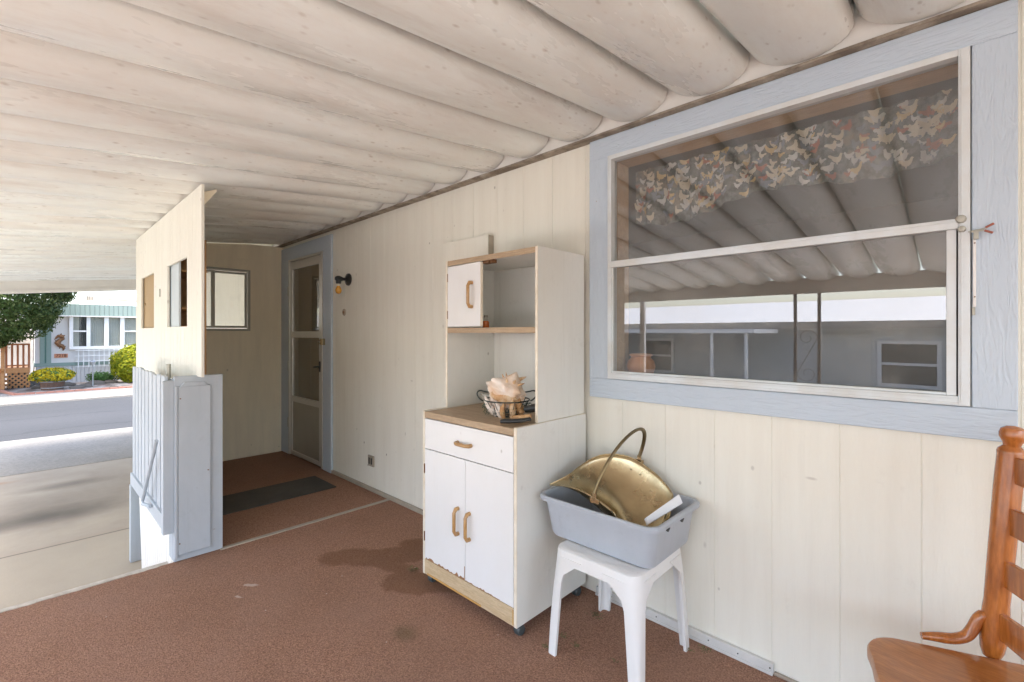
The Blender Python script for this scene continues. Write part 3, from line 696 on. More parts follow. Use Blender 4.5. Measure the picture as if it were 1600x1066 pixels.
# ================================================================== THINGS ON THE PATIO
# ---- cabinet
cab = thing('kitchen_cabinet', 'worn white laminate kitchen hutch on casters against the cream wall', 'cabinet', (-1.675, 1.68, 0))
X0, X1, Y0, Y1, Z0, ZC = -2.010, -1.340, 1.430, 1.935, .052, .895
MB().box(X0, X0+.016, Y0+.003, Y1, Z0, ZC+.002).build('side_panel', M['lam_side'], cab)
MB().box(X1-.016, X1, Y0+.003, Y1, Z0, ZC+.002).build('side_panel', M['lam_side'], cab)
b = MB(); b.box(X0, X0+.016, Y0-.001, Y0+.0025, Z0, ZC+.002).box(X1-.016, X1, Y0-.001, Y0+.0025, Z0, ZC+.002)
b.box(X1-.016, X1-.0, Y0-.001, Y1, ZC+.0025, ZC+.004).box(X0, X0+.016, Y0-.001, Y1, ZC+.0025, ZC+.004)
b.box(-2.008, -2.008+.014, 1.5765, 1.5795, ZC+.0045, 1.692).box(-1.364, -1.350, 1.5765, 1.5795, ZC+.0045, 1.692)
b.split('edge_band', M['band'], cab)
MB().box(X0+.0165, X1-.0165, Y0-.003, Y1, ZC-.032, ZC).build('counter', M['oak_h'], cab, bevel=.002)
MB().box(X0+.0165, X1-.0165, Y0+.02, Y1, Z0+.03, Z0+.045).box(X0+.0165, X1-.0165, Y1-.006, Y1, Z0+.046, ZC-.033).build('carcass', M['lam_side'], cab)
MB().box(X0+.0165, X1-.0165, Y0-.002, Y0+.014, Z0+.002, .130).build('toe_board', M['oak_light'], cab, bevel=.0015)
MB().box(X0+.04, X1-.22, Y0-.0035, Y0-.0025, Z0+.003, Z0+.012).box(X1-.022, X1-.0175, Y0-.0035, Y0-.0025, Z0+.01, .125).split('peeled_edge', plain('raw orange board', (.55, .30, .08), .7), cab)
dr = MB().box(X0+.019, X1-.019, Y0-.002, Y0+.014, .706, ZC-.036).build('drawer', M['lam'], cab, bevel=.0015)
def pull(b, p, ax, L, out, r=.0085):
    p = Vector(p); ax = Vector(ax); out = Vector(out)
    pts = [p-ax*L/2, p-ax*L/2+out*.016, p-ax*(L/2-.016)+out*.027, p+ax*(L/2-.016)+out*.027, p+ax*L/2+out*.016, p+ax*L/2]
    b.tube(pts, [r*1.15, r*1.15, r, r, r*1.15, r*1.15], 10); return b
pull(MB(), (-1.676, Y0-.002, .777), (1, 0, 0), .095, (0, -1, 0)).build('handle', M['handle'], dr, smooth=True)
XM = -1.672
dl = MB().box(X0+.019, XM-.0015, Y0-.002, Y0+.014, .133, .702).build('door', M['lam'], cab, bevel=.0015)
dd = MB().box(XM+.0015, X1-.019, Y0-.002, Y0+.014, .133, .702).build('door', M['lam'], cab, bevel=.0015)
pull(MB(), (-1.722, Y0-.002, .402), (0, 0, 1), .12, (0, -1, 0)).build('handle', M['handle'], dl, smooth=True)
pull(MB(), (-1.640, Y0-.002, .398), (0, 0, 1), .12, (0, -1, 0)).build('handle', M['handle'], dd, smooth=True)
b = MB()
for z in (.25, .60): b.box(X0+.0165, X0+.0187, Y0-.0045, Y0+.001, z-.024, z+.024); b.tube([(X0+.0175, Y0-.005, z-.024), (X0+.0175, Y0-.005, z+.024)], .003, 6)
b.split('hinge', M['rust'], dl)
b = MB(); rnd = random.Random(9)
for x0, x1 in ((X0+.03, XM-.005), (XM+.004, X1-.1)):      # chipped lower door edges
    pts = [(x0, Y0-.0028, .1335)]; n = 22
    for i in range(n+1): pts.append((x0+(x1-x0)*i/n, Y0-.0028, .1345+abs(rnd.gauss(0, .0055))*(1.5 if x0 < XM-.1 else .6)))
    pts.append((x1, Y0-.0028, .1335)); b.prism(pts, (0, .0006, 0))
b.box(XM-.006, XM-.0018, Y0-.0029, Y0-.0022, .134, .20)
b.split('peeled_edge', plain('raw chipboard', (.33, .17, .08), .8), cab)
for sx in (X0+.035, X1-.03):
    for sy in (Y0+.045, Y1-.045):
        c = MB().box(sx-.012, sx+.012, sy-.006, sy+.006, .035, Z0+.03).build('caster', M['rust'], cab)
        MB().lathe([(.0, -.018), (.019, -.017), (.023, -.010), (.023, .010), (.019, .017), (0, .018)], (sx+.012 if sx > -1.5 else sx, sy-.01, .0275), 18, 'X').build('wheel', M['caster'], c, smooth=True)
# hutch
HX0, HX1, HY0, HZ = -2.008, -1.350, 1.580, 1.692
MB().box(HX0, HX0+.014, HY0, Y1, ZC+.0045, HZ).build('hutch_side', M['lam_side'], cab)
MB().box(HX1-.014, HX1, HY0, Y1, ZC+.0045, HZ).build('hutch_side', M['lam_side'], cab)
MB().box(HX0+.0145, HX1-.0145, Y1-.005, Y1-.001, ZC+.002, 1.30).box(HX0+.0145, HX1-.0145, Y1-.005, Y1-.001, 1.331, HZ-.025).build('back_panel', M['lam_side'], cab)
MB().box(HX0+.0145, HX1-.0145, HY0+.004, Y1-.001, HZ-.022, HZ-.004).build('top_panel', M['lam_side'], cab)
MB().box(HX0+.0145, HX1-.0145, HY0-.001, HY0+.0035, HZ-.028, HZ-.001).build('top_rail', M['oak_h'], cab, bevel=.001)
MB().box(HX0+.0145, HX1-.0145, HY0+.004, Y1-.006, 1.304, 1.326).split('shelf', M['lam_side'], cab)
MB().box(HX0+.0145, HX1-.0145, HY0-.002, HY0+.0035, 1.302, 1.329).build('shelf_edge', M['oak_h'], cab, bevel=.001)
ang = R_(-3)
def rot_box(hx, hy, a, x0, x1, y0, y1, z0, z1, b):
    ca, sa = math.cos(a), math.sin(a); f = lambda x, y: (hx+x*ca-y*sa, hy+x*sa+y*ca)
    pts = [f(x0, y0), f(x1, y0), f(x1, y1), f(x0, y1)]
    b.prism([(x, y, z0) for x, y in pts], (0, 0, z1-z0)); return f
b = MB(); f = rot_box(HX0+.0175, HY0-.003, ang, 0, .278, -.001, .015, 1.335, 1.658, b)
hdr = b.build('hutch_door', M['lam'], cab, bevel=.0015)
b = MB(); rot_box(HX0+.0175, HY0-.003, ang, .2785, .2802, -.0005, .0145, 1.336, 1.657, b); b.split('edge_band', M['band'], hdr)
hp = f(.212, -.001); pull(MB(), (hp[0], hp[1], 1.497), (0, 0, 1), .122, (math.sin(ang), -math.cos(ang), 0)).build('handle', M['handle'], hdr, smooth=True)
b = MB()
for z in (1.40, 1.60): b.box(HX0+.0145, HX0+.021, HY0-.0045, HY0-.0015, z-.022, z+.022)
for z in (1.37, 1.44, 1.56, 1.63): b.box(HX1-.0185, HX1-.0142, HY0+.001, HY0+.012, z-.012, z+.012)
b.split('hinge', M['rust'], cab)
MB().box(-1.73, -1.66, HY0+.012, HY0+.045, HZ-.040, HZ-.0225).box(-1.715, -1.675, HY0+.004, HY0+.012, HZ-.040, HZ-.03).build('catch', M['rust'], cab)
b = MB(); rnd = random.Random(4)
# ---- items in and on the cabinet
bt = thing('spice_bottle', 'small clear bottle of orange liquid on the hutch shelf beside the little door', 'bottle', (-1.82, 1.70, 1.327))
MB().lathe([(.017, 1.3275), (.018, 1.33), (.018, 1.36), (.012, 1.367)], (-1.82, 1.70, 0), 16).build('bottle_body', plain('orange liquid', (.55, .13, .02), .2), bt, smooth=True)
MB().lathe([(.012, 1.3675), (.009, 1.377), (.009, 1.385)], (-1.82, 1.70, 0), 16).build('neck', M['glass_clear'], bt, smooth=True)
MB().lathe([(.011, 1.3855), (.011, 1.397)], (-1.82, 1.70, 0), 16).build('lid', M['strip'], bt)
def frost():
    t = NT('cloudy plastic'); tr = t.n('ShaderNodeBsdfTransparent'); mx = t.n('ShaderNodeMixShader'); mx.inputs[0].default_value = .42
    t.set(Base_Color=(.70, .69, .63), Roughness=.3); t.l(tr.outputs[0], mx.inputs[1]); t.l(t.b.outputs[0], mx.inputs[2]); t.l(mx.outputs[0], t.out.inputs[0]); return t.m
tag(MB().lathe([(.0, .8965), (.052, .8965), (.056, .90), (.074, .962), (.078, .963), (.078, .966), (.073, .9655), (.054, .903), (0, .900)], (-1.855, 1.80, 0), 32, cap=False).build('plastic_bowl', frost(), smooth=True),
    'cloudy clear plastic bowl standing on the counter left of the shells', 'bowl')
# wire basket
BC = Vector((-1.598, 1.634, .896))
bk = thing('wire_basket', 'dark wire basket of seashells with curled handles on the counter', 'basket', BC)
def ring(r, z, n=40, e=1.0): return [BC+Vector((r*math.cos(a), r*e*math.sin(a), z)) for a in (2*math.pi*i/n for i in range(n))]
RB, RTp, BH = .068, .112, .078
b = MB(); b.tube(ring(RTp, BH), .0032, 6, closed=True).tube(ring(RB, .004), .0028, 6, closed=True); b.split('hoop', M['wire'], bk)
b = MB()
for i in range(14):
    a = 2*math.pi*i/14; d = Vector((math.cos(a), math.sin(a), 0)); tt = Vector((-d.y, d.x, 0))
    b.tube([BC+d*RB+Vector((0, 0, .004)), BC+d*(RB+.018)+Vector((0, 0, .035)), BC+d*RTp+Vector((0, 0, BH))], .0018, 5)
    for s in (-1, 1):
        b.tube([BC+d*(RB+.006+.012*k/10)+tt*s*(.012-.010*math.cos(k*.7)*(1-k/14))+Vector((0, 0, .014+.022*math.sin(k*.7)*(1-k/14)+.012)) for k in range(11)], .0014, 4)
for i in range(5): x = -RB*.9+i*RB*.45; h = math.sqrt(max(0, RB*RB-x*x)); b.tube([BC+Vector((x, -h, .004)), BC+Vector((x, h, .004))], .0016, 5)
b.build('wirework', M['wire'], bk)
for s in (-1, 1):
    d = RT*s; pts = []
    for k in range(15):
        a = math.pi*k/14; pts.append(BC+d*(RTp+.004+.036*math.sin(a)*.85)+Vector((0, 0, BH+.017+.024*-math.cos(a)))+Vector((0, 0, .012*math.sin(a))))
    pts.append(BC+d*(RTp-.022)+Vector((0, 0, BH+.036)))
    MB().tube(pts, .0036, 7).build('handle', M['wire'], bk, smooth=True)
# conch
def conch():
    b = MB(); c = BC+Vector((.012, 0, .128)); nu, nv = 44, 26
    ax = (RT*.42+Vector((0, 0, .9))).normalized(); side = (RT*.9-Vector((0, 0, .42))).normalized(); fwd = ax.cross(side)
    def f(u, v):
        th = 2*math.pi*u; h = -1+2*v
        r = .064*(max(0, 1-abs(h)**1.7))**.75 * (1.0 if h < 0 else (1-.38*h))
        # shoulder ridge with knobs
        sh = math.exp(-((h-.18)/.16)**2); r += .020*sh*(.5+.5*math.cos(7*th))**2
        lip = max(0, math.cos(th-3.5))**3*math.exp(-((h+.25)/.42)**2); r += .040*lip
        r *= 1+.05*math.sin(h*17+th)
        p = c+ax*(h*.094)+(side*math.cos(th)*1.15+fwd*math.sin(th)*.9)*r
        nz = noise.noise(p*30)*.005+noise.noise(p*90)*.002
        return p+(p-c).normalized()*nz
    b.sheet(f, nu, nv); o = b
    return o, c, ax, side, fwd
b, c, ax, side, fwd = conch()
sh = b.build('conch_shell', M['shell'], smooth=True); tag(sh, 'large pale pink spiny conch shell on top of the basket', 'shell')
b = MB(); rnd = random.Random(2)
for th, h, L in ((0, .45, .030), (.7, .62, .026), (5.6, .4, .032), (4.9, .5, .026), (2.4, .45, .04), (3.2, .35, .035), (1.5, .7, .03), (.2, .85, .025), (4.1, .3, .038)):
    d = (side*math.cos(th)+fwd*math.sin(th)); p = c+ax*h*.088+d*.036
    dirv = (d*.75+ax*.75).normalized(); b.tube([p-dirv*.020, p+dirv*L*.35, p+dirv*L*1.05], [.012, .0065, .001], 8)
b.split('spike', M['shell_in'], sh, smooth=True)
b = MB(); q = c-ax*.03-FW*.030
pts = []
b.sheet(lambda u, v: c-ax*.028+RT*(.062*math.cos(2*math.pi*u)*v*1.15-.006)-FW*(.052+.004*math.cos(v*3))+Vector((0, 0, -.010+.028*math.sin(2*math.pi*u)*v+noise.noise(Vector((u*9, v*4, 1)))*.006-.02*math.cos(2*math.pi*u)*v)), 24, 5)
b.build('shell_lip', M['shell_in'], sh, smooth=True, solid=.003)
def small_shell(px, dep, z, L, r, tilt, mat, label, curl=0):
    p = BC+RT*px-FW*dep+Vector((0, 0, z)); d = (RT*math.sin(tilt)+Vector((0, 0, math.cos(tilt)))).normalized()
    b = MB(); n = 14; o = d.cross(FW).normalized(); pts = []; rr = []
    for i in range(n+1):
        t = i/n; pts.append(p+d*(t-.5)*L+o*curl*math.sin(t*3.1)); rr.append(max(.0015, r*(math.sin(math.pi*min(1, t*.86+.1))**.8)*(1+.12*math.sin(t*34))*(1-.35*t)))
    b.tube(pts, rr, 14); s = b.build('small_seashell', mat, smooth=True)
    return tag(s, label, 'shell', 'small seashells packed in the wire basket')
small_shell(-.075, .035, .052, .115, .020, -.55, M['shell_w'], 'slim white shell poking up at the left end of the basket', .01)
small_shell(-.040, .062, .040, .090, .019, -.3, M['shell_w'], 'whitish shell standing in the basket front left')
small_shell(-.052, .02, .080, .11, .024, -.5, M['shell'], 'peach shell under the left flank of the conch', .01)
small_shell(-.008, .070, .038, .080, .018, .15, M['shell_t'], 'brown curled shell in the middle of the basket front', .012)
small_shell(.028, .066, .046, .095, .022, .06, M['shell_in'], 'upright orange tan shell right of the basket middle')
small_shell(.066, .045, .048, .085, .024, -.1, M['shell_t'], 'reddish brown shell at the right side of the basket', .006)
small_shell(.055, .02, .078, .07, .026, 1.2, M['shell'], 'creamy rounded shell below the right side of the conch')
small_shell(-.085, .0, .045, .08, .014, -.8, M['shell_w'], 'thin pale shell lying against the left rim of the basket')
small_shell(.0, .03, .055, .09, .03, 1.4, M['shell_w'], 'broad white shell lying across the basket under the conch')
# tufts of dark green netting trailing round the basket
b = MB(); rnd = random.Random(8)
for sgn in (-1, 1):
    for i in range(34):
        p = BC+RT*sgn*rnd.uniform(.075, .115)-FW*rnd.uniform(-.01, .05)+Vector((0, 0, rnd.uniform(.012, .06)))
        q = p+Vector((rnd.uniform(-.02, .02), rnd.uniform(-.02, .02), rnd.uniform(-.012, .02))); b.tube([p, (p+q)/2+Vector((0, 0, .008)), q], .0012, 4)
tag(b.build('dried_moss', plain('dark green netting', (.04, .09, .07), .8)), 'dark green moss threads tucked round the shells in the basket', 'moss')
# knives / tools at the right end
k = thing('kitchen_knife', 'black handled knife lying at the right end of the counter', 'knife', (-1.42, 1.52, .897))
MB().tube([(-1.462, 1.458, .908), (-1.44, 1.466, .911), (-1.40, 1.484, .914), (-1.375, 1.505, .917), (-1.368, 1.545, .919)], [.011, .0135, .0125, .012, .011], 12, flat=.8).build('grip', M['black'], k, smooth=True)
k2 = tag(MB().tube([(-1.455, 1.525, .914), (-1.43, 1.532, .918), (-1.372, 1.552, .928)], [.013, .016, .015], 12, flat=.8).build('wooden_handle', M['shell_t'], smooth=True), 'tan wooden tool handle behind the black knife grip', 'handle')
k3 = tag(MB().tube([(-1.47, 1.63, .94), (-1.43, 1.64, .95), (-1.372, 1.66, .958)], [.016, .020, .02], 12).build('torch', M['black'], smooth=True), 'black torch lying behind the tools at the right end of the counter', 'torch')
# board behind the cabinet top, box on the wall
jb = thing('junction_box', 'flat cream cover box on the wall above the hutch', 'box', (-2.33, 1.94, 1.6))
c0, c1 = at(692, 385, Y=1.925).x, at(762, 365, Y=1.925).x
MB().box(c0, c1, 1.925, 1.969, 1.45, at(762, 366, Y=1.925).z).build('cover', M['wall'], jb, bevel=.002)
MB().box(c1+.0005, c1+.006, 1.93, 1.969, 1.45, at(762, 366, Y=1.925).z-.004).build('side_flange', M['strip'], jb)
# wall lamp
lx, lz = at(545, 437, Y=WY).x, at(545, 437, Y=WY).z
lamp = thing('wall_lamp', 'black wall lamp arm with a bare amber bulb beside the blue door', 'lamp', (lx, WY, lz))
MB().lathe([(.0, -.030), (.022, -.028), (.034, -.018), (.052, -.012), (.055, -.004), (.055, 0)], (lx, WY, lz), 24, 'Y').build('backplate', M['black'], lamp, smooth=True)
MB().lathe([(.0, -.125), (.016, -.122), (.024, -.108), (.026, -.085), (.018, -.065), (.013, -.05), (.013, -.03)], (lx, WY, lz), 18, 'Y').lathe([(.018, -.03), (.022, -.02), (.022, .0)], (lx, WY-.095, lz-.015), 16).build('arm', M['black'], lamp, smooth=True)
MB().lathe([(.016, -.075), (.016, -.048)], (lx, WY-.095, lz+.012), 16).build('socket', M['band'], lamp)
MB().lathe([(.0, -.125), (.014, -.122), (.025, -.108), (.0275, -.094), (.024, -.078), (.015, -.062), (.012, -.050)], (lx, WY-.095, lz-.008), 20).build('bulb', M['bulb'], lamp, smooth=True)
db_ = thing('doorbell', 'small oval doorbell button on the wall below the lamp', 'doorbell', at(538, 488, Y=WY))
p = at(538, 488, Y=WY)
MB().lathe([(.030, -.006), (.033, 0)], p, 20, 'Y').build('plate', M['strip'], db_); MB().lathe([(.008, -.012), (.012, -.006)], p, 12, 'Y').box(p.x-.006, p.x+.006, WY-.008, WY-.0042, p.z-.02, p.z+.012).build('button', M['rust'], db_)
p = at(581, 720, Y=WY)
ol = thing('wall_socket', 'small grey brown outdoor socket low on the cream wall', 'socket', p)
MB().box(p.x-.045, p.x+.045, WY-.012, WY-.0005, p.z-.045, p.z+.045).build('plate', M['strip'], ol, bevel=.003)
for dx in (-.02, .017): MB().box(p.x+dx-.010, p.x+dx+.010, WY-.016, WY-.0125, p.z-.026, p.z+.026).split('outlet', M['black'], ol, bevel=.002)
# thermometer bracket and clip on the window trim
tb = thing('thermometer_holder', 'white strip and red handled clip on the blue trim right of the window', 'holder', (.06, WY-.03, 1.5))
q0, q1 = at(1523, 374, Y=WY-.026), at(1524, 480, Y=WY-.026)
yy = WY-.0245
MB().box(q0.x-.004, q0.x+.003, yy-.007, yy, q1.z, q0.z).build('strip', M['white'], tb, bevel=.001)
MB().box(q0.x-.003, q0.x+.008, yy-.016, yy-.0075, q0.z-.002, q0.z+.022).box(q0.x-.006, q0.x+.001, yy-.009, yy, q1.z-.024, q1.z-.001).split('clamp', M['alu_dark'], tb, bevel=.001)
cz = q0.z+.022
MB().tube([(q0.x-.014, yy-.014, cz), (q0.x+.018, yy-.014, cz+.004), (q0.x+.038, yy-.016, cz+.016)], .002, 6).tube([(q0.x-.008, yy-.014, cz-.002), (q0.x+.018, yy-.014, cz), (q0.x+.036, yy-.016, cz-.010)], .002, 6).split('clip', M['alu_dark'], tb)
MB().tube([(q0.x+.022, yy-.015, cz+.007), (q0.x+.039, yy-.016, cz+.0165)], .0032, 6).tube([(q0.x+.020, yy-.015, cz-.001), (q0.x+.037, yy-.016, cz-.0105)], .0032, 6).split('clip_grip', plain('dull red grip', (.36, .10, .06), .5), tb)
b = MB()
for z in (q0.z-.012, q1.z+.03): b.lathe([(.002, -.003), (.002, 0)], (q0.x, yy-.007, z), 6, 'Y')
b.split('screw', M['rust'], tb)
# ---- curtain and pot inside the window
CY = WY+.19
def cf(u, v):
    x = -1.19+1.2*u; sag = .028*math.sin(u*9.5)*v+.02*math.sin(u*4+1)*v
    return Vector((x, CY+.016*math.sin(u*62)*(.4+v)+.007*math.sin(u*140+2), 2.125-(.245+sag)*v))
cb = MB(); cb.sheet(cf, 220, 12)
ROO = [(-.42, .0), (-.60, .02), (-.74, .18), (-.70, .36), (-.52, .40), (-.36, .32), (-.12, .28), (.10, .32), (.22, .48), (.26, .66), (.36, .78), (.46, .70), (.58, .62), (.48, .54), (.46, .25), (.40, -.05), (.24, -.28), (.10, -.34), (.12, -.55), (-.02, -.55), (-.02, -.36), (-.22, -.30), (-.38, -.16)]
rnd = random.Random(21); nroo = 300
for i in range(nroo):
    u = rnd.uniform(.01, .985); v = rnd.uniform(.03, .93); s = rnd.uniform(.017, .036); fl = rnd.choice((-1, 1)); mi = rnd.choice((1, 1, 2, 2, 3, 4, 5))
    a = rnd.uniform(-.3, .3); vs = []
    for px, pz in ROO:
        px, pz = px*fl*s, pz*s; px, pz = px*math.cos(a)-pz*math.sin(a), px*math.sin(a)+pz*math.cos(a)
        uu = u+px/1.2; vv = max(0, min(1, v-pz/.245)); q = cf(uu, vv); vs.append(cb.bm.verts.new((q.x, q.y-.0035-i*.00001, q.z)))
    try:
        f = cb.bm.faces.new(vs); f.material_index = mi
    except ValueError: pass
pc = [plain('print cream', (.62, .56, .44), .9), plain('print white', (.60, .60, .58), .9), plain('print straw', (.62, .47, .24), .9), plain('print red', (.36, .12, .08), .9), plain('print slate', (.20, .24, .28), .9)]
cu = cb.build('window_valance', [M['curtain']]+pc, recalc=False); tag(cu, 'dark gathered valance printed with pale hens inside the large window', 'curtain')
pp = at(1001, 582, Y=WY+.085); pz = WZ0+.0125
tag(MB().lathe([(.0, 0), (.042, 0), (.060, .018), (.068, .045), (.062, .072), (.048, .086), (.046, .094), (.054, .098), (.054, .104), (.049, .106), (.044, .098), (.04, .08), (0, .08)], (pp.x, WY+.088, pz), 36, cap=False).build('clay_pot', M['terra'], smooth=True), 'round brown clay pot on the sill behind the lower left window corner', 'pot')
# ---- door mat
mt = MB(); mt.box(-4.19, -3.765, .93, 1.80, .0045, .014); tag(mt.build('door_mat', M['mat'], bevel=.004), 'dark worn rubber mat on the alcove carpet before the door', 'mat')
# ---- stool
st = thing('plastic_stool', 'white moulded plastic stool under the grey tub', 'stool', (-.995, 1.675, 0))
sx0, sx1, sy0, sy1, sz = -1.185, -.808, 1.478, 1.875, .438
feet = {(-1, -1): (-1.197, 1.466), (1, -1): (-.793, 1.466), (-1, 1): (-1.204, 1.884), (1, 1): (-.795, 1.888)}
cx, cy = (sx0+sx1)/2, (sy0+sy1)/2; hx, hy = (sx1-sx0)/2, (sy1-sy0)/2
b = MB()
def rr(hx, hy, r, z, n=6):
    pts = []
    for qx, qy, a0 in ((1, 1, 0), (-1, 1, 90), (-1, -1, 180), (1, -1, 270)):
        for k in range(n+1):
            a = R_(a0+90*k/n); pts.append(Vector((cx+qx*(hx-r)+r*math.cos(a), cy+qy*(hy-r)+r*math.sin(a), z)))
    return pts
L = [rr(hx*.80, hy*.80, .03, sz-.003), rr(hx*.94, hy*.94, .045, sz-.001), rr(hx*.985, hy*.985, .05, sz-.006), rr(hx, hy, .052, sz-.018), rr(hx+.003, hy+.003, .053, sz-.055), rr(hx-.001, hy-.001, .052, sz-.055), rr(hx-.004, hy-.004, .05, sz-.018)]
rings = [[b.bm.verts.new(p) for p in l] for l in L]
for A, B in zip(rings, rings[1:]):
    for k in range(len(A)): b.bm.faces.new((A[k], A[(k+1) % len(A)], B[(k+1) % len(A)], B[k]))
b.bm.faces.new(rings[0])
b.build('seat', M['plastic'], st, smooth=True)
# curved apron between legs + legs
for (ix, iy), (fx, fy) in feet.items():
    b = MB(); c0 = Vector((cx+ix*hx, cy+iy*hy, 0)); n = 12; rows = []
    for i in range(n+1):
        t = i/n; z = (sz-.034)*(1-t)
        ox = c0.x+(fx-c0.x)*t+ix*.004; oy = c0.y+(fy-c0.y)*t+iy*.004
        wd = .060-.020*t + .085*math.exp(-((t)/.11)**2)     # spreads into the apron near the seat
        th = .012; r = .050*(1-t)**2+.014
        # L section: outer corner at (ox, oy), arms run back along -ix and -iy
        arcp = [(ox-ix*r*(1-math.sin(a_)), oy-iy*r*(1-math.cos(a_))) for a_ in (R_(22.5*k_) for k_ in range(5))]
        ti = th+r*.3
        prof = [(ox-ix*wd, oy)]+arcp+[(ox, oy-iy*wd), (ox-ix*th, oy-iy*wd), (ox-ix*th, oy-iy*(ti+.006)), (ox-ix*ti, oy-iy*ti), (ox-ix*(ti+.006), oy-iy*th), (ox-ix*wd, oy-iy*th)]
        rows.append([b.bm.verts.new((px, py, z+.004)) for px, py in prof])
    for A, B in zip(rows, rows[1:]):
        for k in range(12): b.bm.faces.new((A[k], A[(k+1) % 12], B[(k+1) % 12], B[k]))
    b.bm.faces.new(rows[0]); b.bm.faces.new(rows[-1][::-1])
    b.build('leg', M['plastic'], st, smooth=True)
# ---- tub
def tub_ring(x0, x1, y0, y1, z, r, n=8):
    pts = []; cx, cy = (x0+x1)/2, (y0+y1)/2
    for qx, qy, a0 in ((1, 1, 0), (-1, 1, 90), (-1, -1, 180), (1, -1, 270)):
        for k in range(n+1):
            a = R_(a0+90*k/n); pts.append((cx+qx*((x1-x0)/2-r)+r*math.cos(a), cy+qy*((y1-y0)/2-r)+r*math.sin(a), z))
    return pts
TZ = .4395
L = [((-1.255, -.808, 1.568, 1.895), TZ+.004, .035), ((-1.262, -.800, 1.560, 1.902), TZ, .042), ((-1.268, -.794, 1.553, 1.908), TZ+.012, .045), ((-1.293, -.776, 1.535, 1.926), TZ+.148, .05), ((-1.313, -.757, 1.517, 1.944), TZ+.150, .055), ((-1.314, -.756, 1.516, 1.945), TZ+.162, .055), ((-1.308, -.762, 1.522, 1.939), TZ+.169, .052), ((-1.296, -.773, 1.532, 1.929), TZ+.168, .047), ((-1.289, -.780, 1.539, 1.922), TZ+.158, .046), ((-1.264, -.798, 1.557, 1.904), TZ+.012, .04), ((-1.255, -.808, 1.566, 1.896), TZ+.005, .03)]
tubo = thing('grey_tub', 'grey plastic tub resting on the white stool with a brass scuttle inside', 'tub', (-1.03, 1.73, TZ))
b = MB(); rings = [[b.bm.verts.new(p) for p in tub_ring(*l[0], l[1], l[2])] for l in L]
for A, B in zip(rings, rings[1:]):
    for k in range(len(A)): b.bm.faces.new((A[k], A[(k+1) % len(A)], B[(k+1) % len(A)], B[k]))
b.bm.faces.new(rings[0][::-1]); b.bm.faces.new(rings[-1])
b.build('basin', M['tub'], tubo, smooth=True)
b = MB()
for y in (1.60, 1.72): b.prism([(-.7555, y, TZ+.148), (-.7555, y+.03, TZ+.148), (-.7555, y+.015, TZ+.137)], (-.006, 0, 0))
b.split('rim_notch', M['black'], tubo)
# ---- brass scuttle: a single sheet rolled into a trough, with swing handle
SC = Vector((-1.035, 1.715, .628)); SR = .168; SL = .262
sc = thing('brass_scuttle', 'brass log scuttle with arched handle tilted in the grey tub', 'scuttle', (-1.035, 1.715, .47))
tiltx = R_(13); tau = R_(24); PHI = R_(112)
NEAR = [at(859, 758, Y=1.60), at(884, 760, Y=1.572), at(908, 767, Y=1.560), at(935, 782, Y=1.556), at(959, 802, Y=1.560), Vector((-.93, 1.575, .545)), Vector((-.872, 1.60, .515)), Vector((-.835, 1.64, .515)), Vector((-.822, 1.69, .545))]
FAR = [at(859, 757, Y=1.60), at(886, 744, Y=1.655), at(906, 729, Y=1.735), at(927, 716, Y=1.80), at(951, 710, Y=1.85), at(985, 715, Y=1.885), at(1020, 737, Y=1.90), at(1040, 757, Y=1.895), at(1052, 774, Y=1.88)]
DEEP = [0, .018, .052, .095, .125, .135, .120, .085, .05]
def crv(L, x):
    n = len(L)-1; x = min(max(x, 0), 1)*n; i = min(int(x), n-1); t = x-i
    p0, p1, p2, p3 = L[max(i-1, 0)], L[i], L[i+1], L[min(i+2, n)]
    return .5*((2*p1)+(p2-p0)*t+(2*p0-5*p1+4*p2-p3)*t*t+(3*p1-p0-3*p2+p3)*t*t*t)
def scf(a, q, off=0):
    """a -1..1 along the trough (left to right), q -1 (near rim) .. 1 (far rim)"""
    x = (a+1)/2; n, f, d = crv(NEAR, x), crv(FAR, x), crv(DEEP, x); s = (q+1)/2
    ss = (1-math.cos(math.pi*s))/2*.55+s*.45
    return n.lerp(f, ss)+Vector((0, .10, -1)).normalized()*d*math.sin(math.pi*s)**.85
b = MB(); b.sheet(lambda u, v: scf(-.995+1.99*u, -1+2*v), 60, 40)
b.build('trough', M['brass'], sc, smooth=True, solid=.0024)
b = MB(); rim = [scf(-.985+1.97*i/60, -1) for i in range(61)] + [scf(.985-1.97*i/60, 1) for i in range(61)]
b.tube(rim, .0028, 6, closed=True); b.build('rolled_rim', M['brass'], sc, smooth=True)
A0, A1 = scf(-.30, -1), scf(.34, 1)
for A, q in ((A0, -1), (A1, 1)):
    b = MB(); nn = (A-SC); nn.z = 0; nn.normalize()
    b.obox(A+nn*.004+Vector((0, 0, -.010 if q < 0 else .0)), (1, 0, 0), nn, (0, 0, 1), .021, .0022, .010).obox(A+nn*.004+Vector((0, 0, .012)), (1, 0, 0), nn, (0, 0, 1), .009, .0022, .016)
    b.lathe([(.005, -.004), (.005, .004)], A+nn*.006+Vector((0, 0, .02)), 8, 'Y').build('bracket', M['brass'], sc, bevel=.001)
apex = at(988, 676, Y=1.75); pts = []
s0, s1 = A0+Vector((0, -.004, .02)), A1+Vector((0, .004, .02))
for i in range(25):
    t = i/24; e = math.sin(math.pi*t)**.75
    base = s0.lerp(s1, (1-math.cos(math.pi*t))/2); midc = (s0+s1)/2
    pts.append(base+(apex-midc)*e)
b = MB(); b.tube(pts, [.0088]*25, 10, flat=.75); b.build('handle', M['brass_dark'], sc, smooth=True)
b = MB()
